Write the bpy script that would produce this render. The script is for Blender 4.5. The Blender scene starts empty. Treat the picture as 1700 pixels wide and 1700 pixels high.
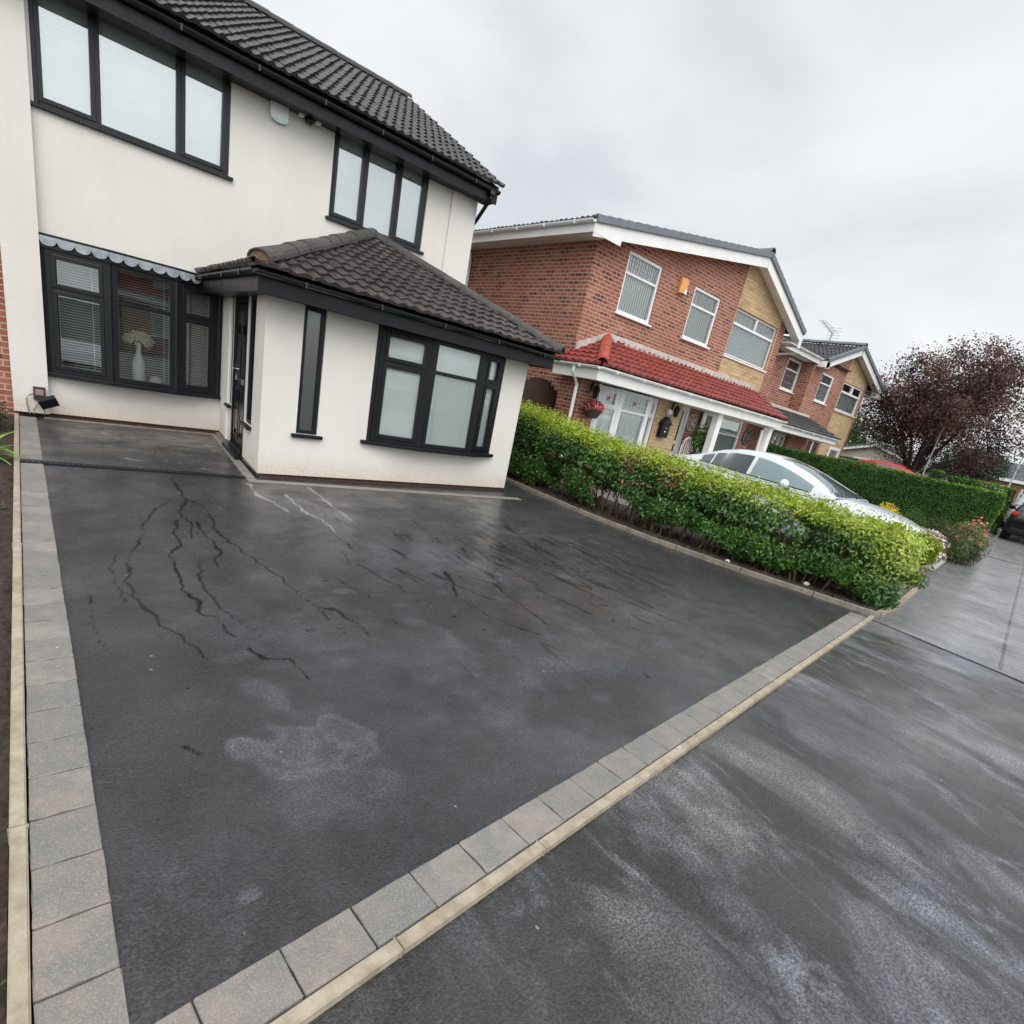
import bpy, bmesh, math, random
import numpy as np
from mathutils import Vector, Matrix

random.seed(7)
rng = np.random.default_rng(7)
C = bpy.context.scene.collection
rad = math.radians

# ------------------------------------------------------------------ camera
cam_d = bpy.data.cameras.new("camera")
cam = bpy.data.objects.new("camera", cam_d)
C.objects.link(cam)
bpy.context.scene.camera = cam
F_PX, ROLL, PITCH, YAW, CY = 906.3, 0.2107205, 0.3170, 0.7595065, 954.08
fw = Vector((math.sin(YAW)*math.cos(PITCH), math.cos(YAW)*math.cos(PITCH), -math.sin(PITCH)))
r0 = Vector((math.cos(YAW), -math.sin(YAW), 0))
d0 = fw.cross(r0)
rt = r0*math.cos(ROLL) - d0*math.sin(ROLL)
dn = fw.cross(rt)
Mc = Matrix.Identity(4)
for i in range(3):
    Mc[i][0], Mc[i][1], Mc[i][2] = rt[i], -dn[i], -fw[i]
Mc[2][3] = 1.6
cam.matrix_world = Mc
cam_d.sensor_fit = 'HORIZONTAL'
cam_d.sensor_width = 36
cam_d.lens = 36*F_PX/1700
cam_d.shift_y = (CY-850)/1700
cam_d.clip_start = 0.05
cam_d.clip_end = 2000

# ------------------------------------------------------------------ world / sun
SUN_EL, SUN_AZ = 48.0, 205.0            # azimuth clockwise from +y: veiled sun behind the camera
wd = bpy.data.worlds.new("World")
bpy.context.scene.world = wd
wd.use_nodes = True
wt = wd.node_tree
wt.nodes.clear()
def wn(t, **k):
    n = wt.nodes.new(t)
    for a, b in k.items(): setattr(n, a, b)
    return n
wl = wt.links.new
tc = wn('ShaderNodeTexCoord')
sky = wn('ShaderNodeTexSky', sky_type='NISHITA', sun_disc=False, sun_elevation=rad(SUN_EL), sun_rotation=rad(SUN_AZ))
mp = wn('ShaderNodeMapping'); mp.inputs['Scale'].default_value = (1.0, 1.0, 2.2)
wl(tc.outputs['Generated'], mp.inputs['Vector'])
n1 = wn('ShaderNodeTexNoise'); n1.inputs['Scale'].default_value = 2.3; n1.inputs['Detail'].default_value = 7; n1.inputs['Roughness'].default_value = 0.5; n1.inputs['Distortion'].default_value = 0.5
wl(mp.outputs['Vector'], n1.inputs['Vector'])
rmp = wn('ShaderNodeValToRGB')
el = rmp.color_ramp.elements
el[0].position = 0.30; el[0].color = (0.655, 0.68, 0.715, 1)
el[1].position = 0.70; el[1].color = (0.90, 0.915, 0.915, 1)
e = el.new(0.5); e.color = (0.80, 0.822, 0.838, 1)
wl(n1.outputs['Fac'], rmp.inputs['Fac'])
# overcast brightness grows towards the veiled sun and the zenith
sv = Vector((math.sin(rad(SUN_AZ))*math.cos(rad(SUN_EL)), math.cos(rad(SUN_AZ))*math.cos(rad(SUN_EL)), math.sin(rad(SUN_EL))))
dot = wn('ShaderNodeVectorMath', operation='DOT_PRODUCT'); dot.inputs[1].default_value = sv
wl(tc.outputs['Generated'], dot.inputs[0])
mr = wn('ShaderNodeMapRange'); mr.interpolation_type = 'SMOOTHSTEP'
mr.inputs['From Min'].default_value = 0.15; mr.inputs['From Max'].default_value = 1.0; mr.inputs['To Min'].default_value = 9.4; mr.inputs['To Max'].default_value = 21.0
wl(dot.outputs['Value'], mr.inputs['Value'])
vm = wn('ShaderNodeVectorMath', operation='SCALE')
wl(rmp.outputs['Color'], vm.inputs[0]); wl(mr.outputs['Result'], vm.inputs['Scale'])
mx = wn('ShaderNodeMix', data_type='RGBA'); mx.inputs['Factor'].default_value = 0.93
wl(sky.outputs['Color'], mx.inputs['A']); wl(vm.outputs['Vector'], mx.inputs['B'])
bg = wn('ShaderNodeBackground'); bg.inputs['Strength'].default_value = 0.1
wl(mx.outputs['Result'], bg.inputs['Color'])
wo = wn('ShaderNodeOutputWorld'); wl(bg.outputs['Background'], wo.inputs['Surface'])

sd = bpy.data.lights.new("sun", 'SUN'); sd.energy = 1.2; sd.angle = rad(40); sd.color = (1.0, 0.96, 0.9)
so = bpy.data.objects.new("sun", sd); C.objects.link(so)
so.rotation_euler = (-sv).to_track_quat('-Z', 'Y').to_euler()
so.location = (0, 0, 30)
vs = bpy.context.scene.view_settings
vs.view_transform = 'Standard'; vs.look = 'None'; vs.gamma = 1; vs.exposure = 0.25

# ------------------------------------------------------------------ material helpers
class NT:
    def __init__(s, name):
        s.m = bpy.data.materials.new(name); s.m.use_nodes = True
        s.t = s.m.node_tree; s.t.nodes.clear()
        s.out = s.n('ShaderNodeOutputMaterial')
    def n(s, t, ins=None, **k):
        x = s.t.nodes.new(t)
        for a, b in k.items(): setattr(x, a, b)
        for a, b in (ins or {}).items():
            if hasattr(b, 'is_output'): s.t.links.new(b, x.inputs[a])
            else: x.inputs[a].default_value = b
        return x
    def pos(s): return s.n('ShaderNodeNewGeometry').outputs['Position']
    def obj(s): return s.n('ShaderNodeTexCoord').outputs['Object']
    def uv(s): return s.n('ShaderNodeTexCoord').outputs['UV']
    def rnd(s): return s.n('ShaderNodeObjectInfo').outputs['Random']
    def noise(s, v, scale, detail=4, rough=0.55, dist=0):
        return s.n('ShaderNodeTexNoise', {'Vector': v, 'Scale': scale, 'Detail': detail, 'Roughness': rough, 'Distortion': dist}).outputs['Fac']
    def mapv(s, v, scale=(1,1,1), rot=(0,0,0), loc=(0,0,0)):
        return s.n('ShaderNodeMapping', {'Vector': v, 'Scale': scale, 'Rotation': rot, 'Location': loc}).outputs['Vector']
    def ramp(s, f, stops):
        r = s.n('ShaderNodeValToRGB', {'Fac': f}); e = r.color_ramp.elements
        while len(e) < len(stops): e.new(0.5)
        for i, (p, c) in enumerate(stops):
            e[i].position = p; e[i].color = c if len(c) == 4 else (*c, 1)
        return r.outputs['Color']
    def rng(s, v, a, b, c, d): return s.n('ShaderNodeMapRange', {'Value': v, 'From Min': a, 'From Max': b, 'To Min': c, 'To Max': d}).outputs['Result']
    def math(s, op, a, b=0.0, clamp=False):
        return s.n('ShaderNodeMath', {0: a, 1: b}, operation=op, use_clamp=clamp).outputs[0]
    def mix(s, f, a, b, bt='MIX'):
        x = s.n('ShaderNodeMix', data_type='RGBA', blend_type=bt)
        for k, v in (('Factor', f), ('A', a), ('B', b)):
            i = [q for q in x.inputs if q.name == k and q.enabled][0]
            if hasattr(v, 'is_output'): s.t.links.new(v, i)
            else: i.default_value = v if k == 'Factor' else (v if len(v) == 4 else (*v, 1))
        return [q for q in x.outputs if q.enabled][0]
    def bump(s, h, strength=0.3, dist=0.01, normal=None):
        i = {'Height': h, 'Strength': strength, 'Distance': dist}
        if normal is not None: i['Normal'] = normal
        return s.n('ShaderNodeBump', i).outputs['Normal']
    def bsdf(s, **k):
        names = {'base': 'Base Color', 'rough': 'Roughness', 'metal': 'Metallic', 'normal': 'Normal', 'spec': 'Specular IOR Level', 'coat': 'Coat Weight', 'coat_rough': 'Coat Roughness', 'emit': 'Emission Color', 'emit_s': 'Emission Strength'}
        ins = {}
        for a, b in k.items():
            if a in ('base', 'emit') and not hasattr(b, 'is_output') and len(b) == 3: b = (*b, 1)
            ins[names[a]] = b
        x = s.n('ShaderNodeBsdfPrincipled', ins)
        return x.outputs[0]
    def fin(s, sh):
        s.t.links.new(sh, s.out.inputs['Surface']); return s.m

def simple(name, col, rough=0.5, var=0.15, vscale=6.0, bump=0.0, bscale=80.0, metal=0.0, spec=0.5, coat=0.0):
    k = NT(name); p = k.obj()
    n = k.noise(p, vscale, 5)
    c = k.mix(k.rng(n, 0.3, 0.7, 0, 1), tuple(x*(1-var) for x in col), tuple(min(1, x*(1+var)) for x in col))
    a = dict(base=c, rough=k.rng(k.noise(p, vscale*2.3, 3), 0.3, 0.7, max(0.02, rough*0.85), min(1, rough*1.15)), metal=metal, spec=spec)
    if coat: a['coat'] = coat; a['coat_rough'] = 0.05
    if bump: a['normal'] = k.bump(k.noise(p, bscale, 3), bump, 0.005)
    return k.fin(k.bsdf(**a))

M = {}
# smooth trade render with rain splash stains near the foot
k = NT('white_render'); p = k.pos()
big = k.noise(k.mapv(p, (1, 1, 0.6)), 1.1, 5)
c = k.mix(k.rng(big, 0.3, 0.7, 0, 1), (0.675, 0.638, 0.592), (0.745, 0.715, 0.675))
runs = k.noise(k.mapv(p, (5, 5, 0.45)), 1.6, 5, 0.6)
c = k.mix(k.rng(runs, 0.56, 0.8, 0, 0.14), c, (0.50, 0.46, 0.40))
z = k.n('ShaderNodeSeparateXYZ', {0: p}).outputs['Z']
foot = k.rng(k.math('ADD', z, k.math('MULTIPLY', k.noise(p, 9, 6, 0.7), 0.34)), 0.24, 0.50, 1, 0)
c = k.mix(k.math('MULTIPLY', foot, k.rng(k.noise(p, 38, 4, 0.7), 0.35, 0.65, 0.12, 0.7)), c, (0.50, 0.38, 0.24))
b = k.math('ADD', k.math('MULTIPLY', k.noise(p, 110, 3), 0.7), k.noise(p, 26, 4))
M['render'] = k.fin(k.bsdf(base=c, rough=0.88, spec=0.25, normal=k.bump(b, 0.5, 0.006)))

M['black'] = simple('black_upvc', (0.009, 0.0095, 0.012), 0.4, 0.2, 4, 0.05, 60, spec=0.3)
M['anth'] = simple('anthracite_frame', (0.017, 0.0175, 0.021), 0.4, 0.15, 4, 0.05, 90, spec=0.35)
M['blackgloss'] = simple('black_gloss_plastic', (0.010, 0.011, 0.013), 0.2, 0.2, 5)
M['white'] = simple('white_upvc', (0.76, 0.77, 0.77), 0.32, 0.05, 5)
M['whitepaint'] = simple('white_painted_board', (0.78, 0.78, 0.76), 0.4, 0.06, 3, 0.05, 40)
M['blind'] = simple('white_blind_slats', (0.84, 0.87, 0.86), 0.45, 0.03, 4)
M['greyblind'] = simple('grey_blind_slats', (0.66, 0.67, 0.65), 0.5, 0.04, 4)
M['lace'] = simple('net_curtain', (0.72, 0.74, 0.73), 0.9, 0.12, 30)
M['lead'] = simple('lead_flashing', (0.30, 0.32, 0.35), 0.5, 0.3, 9, 0.15, 40)
M['mortar'] = simple('pale_mortar_flashing', (0.50, 0.45, 0.42), 0.85, 0.25, 7, 0.3, 60)
M['chrome'] = simple('chrome', (0.7, 0.7, 0.72), 0.15, 0.05, 5, metal=1.0)
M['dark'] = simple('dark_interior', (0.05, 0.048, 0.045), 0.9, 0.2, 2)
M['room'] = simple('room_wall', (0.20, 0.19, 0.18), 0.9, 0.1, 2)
M['ceramic'] = simple('white_ceramic', (0.80, 0.81, 0.79), 0.2, 0.05, 9)
M['dried'] = simple('dried_flower', (0.82, 0.76, 0.64), 0.9, 0.3, 30)
M['orange'] = simple('orange_plastic', (0.72, 0.34, 0.09), 0.4, 0.1, 9)
M['tyre'] = simple('tyre_rubber', (0.016, 0.016, 0.017), 0.75, 0.2, 20)
M['alloy'] = simple('alloy_wheel', (0.52, 0.53, 0.55), 0.3, 0.05, 9, metal=0.9)
M['whitecar'] = simple('white_car_paint', (0.62, 0.66, 0.70), 0.3, 0.03, 2, coat=0.6)
M['blackcar'] = simple('black_car_paint', (0.010, 0.011, 0.014), 0.2, 0.05, 2, coat=0.8)
M['silvercar'] = simple('silver_car_paint', (0.42, 0.46, 0.46), 0.28, 0.04, 2, metal=0.4, coat=0.6)
M['redcar'] = simple('red_car_paint', (0.34, 0.035, 0.03), 0.35, 0.08, 2, coat=0.3)
M['redlamp'] = simple('red_lamp_lens', (0.45, 0.02, 0.015), 0.15, 0.1, 9)
M['plate'] = simple('yellow_plate', (0.72, 0.62, 0.22), 0.35, 0.05, 9)
M['gate'] = simple('brown_stained_wood', (0.040, 0.022, 0.015), 0.6, 0.3, 12, 0.2, 30)
M['soil'] = simple('dark_soil', (0.040, 0.026, 0.018), 0.95, 0.6, 30, 0.9, 45)
M['stone'] = simple('pale_pebble', (0.55, 0.53, 0.49), 0.7, 0.15, 20, 0.2, 60)
M['bark'] = simple('bark', (0.045, 0.032, 0.024), 0.9, 0.4, 14, 0.6, 40)
M['twig'] = simple('hedge_twig', (0.085, 0.055, 0.032), 0.85, 0.35, 30, 0.3, 60)
M['lamppost'] = simple('galvanised_post', (0.45, 0.47, 0.48), 0.45, 0.1, 3, metal=0.4)
M['aerial'] = simple('aerial_metal', (0.20, 0.20, 0.21), 0.5, 0.1, 9, metal=0.5)
M['terracotta'] = simple('basket_brown', (0.06, 0.045, 0.04), 0.8, 0.3, 20, 0.3, 50)
M['gravel'] = simple('garden_gravel', (0.34, 0.32, 0.29), 0.9, 0.5, 60, 0.8, 90)

# glass: fresnel mix of clear tinted sheet and mirror
def glass(name, tint, ior=1.55, rough=0.0, base=0.03):
    k = NT(name)
    fr = k.n('ShaderNodeFresnel', {'IOR': ior}).outputs[0]
    f = k.math('ADD', fr, base, True)
    wav = k.bump(k.noise(k.pos(), 1.3, 2), 0.04, 0.02)
    g = k.n('ShaderNodeBsdfGlossy', {'Color': (0.95, 1.0, 1.0, 1), 'Roughness': rough, 'Normal': wav}).outputs[0]
    t = k.n('ShaderNodeBsdfTransparent', {'Color': (*tint, 1)}).outputs[0]
    return k.fin(k.n('ShaderNodeMixShader', {0: f, 1: t, 2: g}).outputs[0])
M['glass'] = glass('window_glass', (0.95, 0.995, 0.985), 1.6, 0.0, 0.30)
M['glassbow'] = glass('bow_window_glass', (0.90, 0.95, 0.94), 1.6, 0.0, 0.10)
M['glassclear'] = glass('clear_window_glass', (0.96, 1.0, 0.99), 1.5, 0.0, 0.08)
M['glassh2'] = glass('pale_window_glass', (0.95, 0.99, 0.98), 1.55, 0.0, 0.10)
M['glassdark'] = glass('dark_tinted_glass', (0.05, 0.055, 0.06), 1.5)
M['carglass'] = glass('car_glass', (0.40, 0.50, 0.50), 1.55, 0.0, 0.10)
M['frost'] = glass('obscure_glass', (0.55, 0.60, 0.57), 1.6, 0.25, 0.12)

# brickwork
def brick(name, c1, c2, cm, bw=0.225, bh=0.075, mort=0.010, dark=None, bias=0.0):
    k = NT(name); uv = k.uv(); p = k.pos()
    bt = k.n('ShaderNodeTexBrick', {'Vector': uv, 'Color1': (*c1, 1), 'Color2': (*c2, 1), 'Mortar': (*cm, 1), 'Scale': 1.0, 'Mortar Size': mort, 'Mortar Smooth': 0.25, 'Bias': bias, 'Brick Width': bw, 'Row Height': bh})
    bt.offset = 0.5
    c = bt.outputs['Color']
    # odd burnt bricks
    s = k.n('ShaderNodeSeparateXYZ', {0: uv})
    row = k.math('FLOOR', k.math('DIVIDE', s.outputs['Y'], bh))
    half = k.math('MULTIPLY', k.math('MODULO', row, 2.0), 0.5)
    col = k.math('FLOOR', k.math('ADD', k.math('DIVIDE', s.outputs['X'], bw), half))
    wn_ = k.n('ShaderNodeTexWhiteNoise', {'Vector': k.n('ShaderNodeCombineXYZ', {0: col, 1: row}).outputs[0]}, noise_dimensions='2D').outputs['Value']
    if dark:
        nm = k.math('SUBTRACT', 1.0, bt.outputs['Fac'])
        c = k.mix(k.math('MULTIPLY', k.rng(wn_, 0.84, 0.94, 0, 0.85), nm), c, dark)
        c = k.mix(k.math('MULTIPLY', k.rng(wn_, 0.0, 0.16, 0.45, 0), nm), c, tuple(min(1, x*1.45+0.03) for x in c1))
    c = k.mix(k.rng(k.noise(p, 0.8, 5, 0.6), 0.35, 0.7, 0, 0.35), c, tuple(x*0.6 for x in c1))
    c = k.mix(k.rng(k.noise(p, 2.2, 5, 0.65), 0.60, 0.74, 0, 0.35), c, (0.5, 0.42, 0.38))
    c = k.mix(0.35, c, k.mix(k.noise(p, 70, 3), (0.35, 0.35, 0.35), (0.75, 0.75, 0.75)), 'OVERLAY')
    h = k.math('ADD', k.math('MULTIPLY', bt.outputs['Fac'], -1.0), k.math('MULTIPLY', k.noise(p, 90, 3), 0.35))
    return k.fin(k.bsdf(base=c, rough=0.85, spec=0.25, normal=k.bump(h, 0.55, 0.008)))
M['brick'] = brick('red_brickwork', (0.275, 0.088, 0.055), (0.36, 0.135, 0.082), (0.44, 0.35, 0.29), dark=(0.080, 0.038, 0.036))
M['buff'] = brick('buff_stone_cladding', (0.47, 0.335, 0.185), (0.55, 0.41, 0.245), (0.33, 0.235, 0.135), 0.34, 0.085, 0.007, dark=(0.37, 0.25, 0.13))
M['plinth'] = brick('dark_plinth_brick', (0.085, 0.035, 0.025), (0.12, 0.05, 0.035), (0.10, 0.08, 0.07))
M['pinkbrick'] = brick('pale_garage_brick', (0.46, 0.37, 0.31), (0.52, 0.44, 0.38), (0.5, 0.45, 0.4))

# concrete roof tiles, tone differs tile by tile (uv in metres: u along eaves, v up slope)
def rooftile(name, c1, c2, rough, tw, g, lichen=0.0, lcol=(0.45, 0.42, 0.33)):
    k = NT(name); uv = k.uv(); p = k.pos()
    s = k.n('ShaderNodeSeparateXYZ', {0: uv})
    cell = k.n('ShaderNodeCombineXYZ', {0: k.math('FLOOR', k.math('DIVIDE', s.outputs['X'], tw)), 1: k.math('FLOOR', k.math('DIVIDE', s.outputs['Y'], g))}).outputs[0]
    w = k.n('ShaderNodeTexWhiteNoise', {'Vector': cell}, noise_dimensions='2D').outputs['Value']
    c = k.mix(k.math('MULTIPLY', w, 0.8), c1, c2)
    c = k.mix(k.rng(k.noise(p, 3, 6, 0.65), 0.3, 0.7, 0, 0.7), c, tuple(x*0.55 for x in c1))
    if lichen:
        l = k.rng(k.noise(p, 26, 5, 0.7), 0.60, 0.70, 0, lichen)
        c = k.mix(k.math('MULTIPLY', l, k.rng(k.noise(p, 1.6, 3), 0.35, 0.6, 0, 1)), c, lcol)
    return k.fin(k.bsdf(base=c, rough=k.rng(k.noise(p, 18, 4), 0.3, 0.7, rough*0.75, rough*1.25), normal=k.bump(k.noise(p, 60, 4), 0.25, 0.006)))
M['tile_black'] = rooftile('black_roof_tile', (0.018, 0.017, 0.017), (0.036, 0.032, 0.031), 0.34, 0.30, 0.34, 0.25, (0.16, 0.14, 0.12))
M['tile_brown'] = rooftile('dark_brown_roof_tile', (0.034, 0.026, 0.025), (0.074, 0.056, 0.052), 0.42, 0.20, 0.29, 0.8, (0.30, 0.27, 0.24))
M['tile_red'] = rooftile('red_roof_tile', (0.235, 0.045, 0.036), (0.31, 0.065, 0.052), 0.42, 0.20, 0.24)
M['tile_grey'] = rooftile('grey_roof_tile', (0.10, 0.105, 0.12), (0.16, 0.165, 0.18), 0.6, 0.3, 0.3)
M['tile_dark'] = rooftile('charcoal_roof_tile', (0.035, 0.036, 0.042), (0.07, 0.07, 0.078), 0.5, 0.30, 0.30)
M['verge'] = simple('grey_verge_cap', (0.15, 0.16, 0.185), 0.55, 0.15, 6, 0.1, 40)
M['ridge_old'] = rooftile('weathered_ridge_tile', (0.060, 0.054, 0.050), (0.085, 0.075, 0.068), 0.75, 0.45, 0.45, 0.75, (0.36, 0.33, 0.27))
M['ridge_end'] = simple('mortar_ridge_end', (0.20, 0.13, 0.075), 0.95, 0.35, 30, 0.7, 60)
M['redridge'] = simple('orange_red_ridge_tile', (0.36, 0.07, 0.045), 0.5, 0.15, 8)

# tarmac: stone grain, damp film (coat) in patches, pale drying bloom
def tarmac(name, c1, c2, bloomcol, bloom_amt, film, streak_dir=None, stains=False, far=False):
    k = NT(name); p = k.pos()
    agg = k.n('ShaderNodeTexVoronoi', {'Vector': p, 'Scale': 120.0, 'Randomness': 1.0})
    grain = k.noise(p, 95, 4, 0.7)
    gr = k.rng(grain, 0.34, 0.66, 0, 1)
    c = k.mix(k.rng(agg.outputs['Color'], 0.05, 0.95, 0, 1), c1, c2)
    c = k.mix(k.math('MULTIPLY', gr, 0.75), c, tuple(x*0.35 for x in c1))
    q = p
    if streak_dir is not None:
        q = k.mapv(k.n('ShaderNodeVectorRotate', {'Vector': p, 'Angle': -streak_dir}, rotation_type='Z_AXIS').outputs[0], (0.55, 1.25, 1))
    b1 = k.noise(q, 1.15, 8, 0.66, 0.5); b2 = k.noise(k.mapv(q, loc=(7, 3, 0)), 3.6, 7, 0.7, 0.8)
    reg = k.rng(k.noise(k.mapv(p, loc=(2, 9, 0)), 0.55, 3), 0.36, 0.62, 0.25, 1.0)
    st = k.math('ADD', k.math('MULTIPLY', k.rng(b1, 0.47, 0.66, 0, 1), 0.7), k.math('MULTIPLY', k.rng(b2, 0.54, 0.70, 0, 1), 0.5))
    st = k.math('MULTIPLY', st, reg, True)
    if streak_dir is not None and not far:
        sx = k.n('ShaderNodeSeparateXYZ', {0: p}).outputs['X']
        st = k.math('MULTIPLY', st, k.rng(k.math('ADD', sx, k.math('MULTIPLY', k.noise(p, 0.8, 4), 2.6)), 1.5, 3.4, 0.30, 1.7), True)
        # a few thin pale trails where water dried
        rot = k.n('ShaderNodeVectorRotate', {'Vector': p, 'Angle': -streak_dir}, rotation_type='Z_AXIS').outputs[0]
        t1 = k.noise(k.mapv(rot, (0.8, 3.6, 1), loc=(1, 5, 0)), 2.2, 8, 0.75, 1.2)
        tr = k.math('MULTIPLY', k.rng(t1, 0.605, 0.68, 0, 1), k.rng(b1, 0.42, 0.55, 0, 0.8))
        st = k.math('MAXIMUM', st, tr)
    hue = k.noise(k.mapv(p, loc=(5, 2, 0)), 0.9, 4)
    tint = k.ramp(hue, [(0.36, tuple(x*m for x, m in zip(bloomcol, (0.92, 1.0, 1.10)))), (0.5, bloomcol), (0.64, tuple(x*m for x, m in zip(bloomcol, (1.06, 1.0, 0.86))))])
    c = k.mix(k.math('MULTIPLY', st, k.math('MULTIPLY', k.rng(grain, 0.36, 0.60, 1.0, 0.15), bloom_amt)), c, tint)
    sp = k.math('GREATER_THAN', k.n('ShaderNodeTexVoronoi', {'Vector': p, 'Scale': 88.0}).outputs['Color'], 0.975)
    c = k.mix(k.math('MULTIPLY', sp, k.rng(k.noise(p, 3, 2), 0.4, 0.6, 0.1, 0.75)), c, (0.30, 0.30, 0.30))
    wet = k.rng(k.noise(k.mapv(p, loc=(1, 7, 0)), 1.3, 6, 0.6, 0.4), 0.38, 0.62, 0.25, 1.0)
    wet = k.math('MULTIPLY', wet, film, True)
    rough = 0.55
    hgt = k.math('ADD', k.math('MULTIPLY', agg.outputs['Distance'], -1.2), k.math('MULTIPLY', grain, 0.9))
    if stains:
        at = k.n('ShaderNodeAttribute', attribute_name='stain')
        s = k.n('ShaderNodeSeparateColor', {0: at.outputs['Color']})
        run, pale, bloom = s.outputs[0], s.outputs[1], s.outputs[2]
        run = k.math('MULTIPLY', run, k.rng(k.noise(p, 20, 4, 0.65), 0.30, 0.45, 0.6, 1.15), True)
        c = k.mix(k.math('MULTIPLY', pale, k.rng(k.noise(p, 40, 4, 0.7), 0.3, 0.6, 0.25, 1)), c, (0.36, 0.355, 0.34))
        bb = k.math('MULTIPLY', bloom, k.rng(k.noise(p, 9, 7, 0.7), 0.33, 0.62, 0.25, 1.25))
        c = k.mix(k.math('MULTIPLY', bb, k.rng(grain, 0.36, 0.60, 1.0, 0.2), True), c, (0.20, 0.212, 0.235))
        c = k.mix(k.math('MULTIPLY', run, 0.85), c, (0.006, 0.006, 0.007))
        wet = k.math('MULTIPLY', wet, k.math('SUBTRACT', 1.0, k.math('MULTIPLY', run, 0.85)), True)
    x = k.n('ShaderNodeBsdfPrincipled', {'Base Color': c, 'Roughness': rough, 'Specular IOR Level': (k.math('SUBTRACT', 0.5, k.math('MULTIPLY', run, 0.36, True)) if stains else 0.5), 'Normal': k.bump(hgt, 0.5, 0.004), 'Coat Weight': wet, 'Coat Roughness': k.rng(k.noise(p, 5, 4), 0.35, 0.65, 0.16, 0.34), 'Coat Normal': k.bump(grain, 0.10, 0.004)})
    return k.fin(x.outputs[0])
M['drive'] = tarmac('new_wet_tarmac', (0.0155, 0.0153, 0.017), (0.041, 0.040, 0.0445), (0.155, 0.153, 0.182), 0.72, 0.85, stains=True)
M['apron'] = tarmac('damp_tarmac_apron', (0.014, 0.014, 0.0145), (0.042, 0.0415, 0.043), (0.275, 0.28, 0.315), 1.05, 0.85, streak_dir=rad(-98))
M['oldpave'] = tarmac('old_grey_tarmac', (0.13, 0.132, 0.138), (0.21, 0.215, 0.22), (0.36, 0.37, 0.39), 0.9, 1.0, streak_dir=rad(-98), far=True)
M['road'] = tarmac('road_tarmac', (0.07, 0.07, 0.073), (0.12, 0.12, 0.125), (0.2, 0.2, 0.21), 0.4, 0.8)

# tumbled concrete paving blocks, each a shade of its own
k = NT('grey_paving_block'); p = k.pos(); r = k.rnd()
c = k.ramp(r, [(0.0, (0.270, 0.222, 0.198)), (0.35, (0.185, 0.176, 0.162)), (0.7, (0.235, 0.203, 0.184)), (1.0, (0.285, 0.250, 0.230))])
c = k.mix(k.rng(k.noise(p, 6, 7, 0.7), 0.38, 0.62, 0, 0.8), c, (0.145, 0.152, 0.146))
c = k.mix(k.rng(k.noise(p, 210, 3, 0.7), 0.5, 0.72, 0, 0.6), c, (0.44, 0.41, 0.38))
c = k.mix(k.rng(k.noise(p, 170, 4, 0.7), 0.28, 0.42, 0.6, 0), c, (0.12, 0.11, 0.105))
sp = k.math('GREATER_THAN', k.n('ShaderNodeTexVoronoi', {'Vector': p, 'Scale': 140.0}).outputs['Color'], 0.975)
c = k.mix(k.math('MULTIPLY', sp, 0.8), c, (0.70, 0.67, 0.63))
M['sett'] = k.fin(k.bsdf(base=c, rough=k.rng(k.noise(p, 14, 4), 0.3, 0.7, 0.48, 0.72), normal=k.bump(k.math('ADD', k.noise(p, 120, 4, 0.7), k.noise(p, 20, 4)), 0.55, 0.005)))
# pale sawn timber / sandstone coloured edging
k = NT('pale_sand_edging'); p = k.pos()
c = k.mix(k.rng(k.noise(p, 14, 6, 0.65), 0.35, 0.68, 0, 1), (0.27, 0.225, 0.16), (0.43, 0.375, 0.285))
c = k.mix(k.rng(k.noise(p, 4, 5), 0.52, 0.68, 0, 0.55), c, (0.26, 0.21, 0.145))
M['edging'] = k.fin(k.bsdf(base=c, rough=0.75, normal=k.bump(k.noise(p, 70, 4), 0.35, 0.004)))
k = NT('weathered_concrete_kerb'); p = k.pos()
c = k.mix(k.rng(k.noise(p, 9, 6, 0.65), 0.35, 0.65, 0, 1), (0.16, 0.135, 0.11), (0.27, 0.235, 0.20))
c = k.mix(k.rng(k.noise(p, 3, 5), 0.52, 0.68, 0, 0.55), c, (0.10, 0.095, 0.06))
M['kerb'] = k.fin(k.bsdf(base=c, rough=0.7, normal=k.bump(k.noise(p, 70, 4), 0.4, 0.005)))

def leafmat(name, rough=0.38, trans=0.25, spec=0.5):
    k = NT(name)
    at = k.n('ShaderNodeAttribute', attribute_name='Col').outputs['Color']
    pr = k.bsdf(base=at, rough=rough, spec=spec)
    tr = k.n('ShaderNodeBsdfTranslucent', {'Color': k.mix(0.5, at, (0.20, 0.26, 0.03), 'ADD') if trans > 0.2 else at}).outputs[0]
    return k.fin(k.n('ShaderNodeMixShader', {0: trans, 1: pr, 2: tr}).outputs[0])
M['leaf'] = leafmat('glossy_hedge_leaf', 0.30, 0.22, 0.55)
M['leafmatt'] = leafmat('matt_leaf', 0.6, 0.16, 0.3)

# ------------------------------------------------------------------ mesh helpers
def gz(x):
    """height of the street: level by the driveway, climbing gently to the right"""
    t = x-9.0
    if t <= 0: return 0.0
    if t < 18: return 0.022*t*min(1.0, t/3.0)
    return 0.396+0.006*(min(t, 120)-18)

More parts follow.
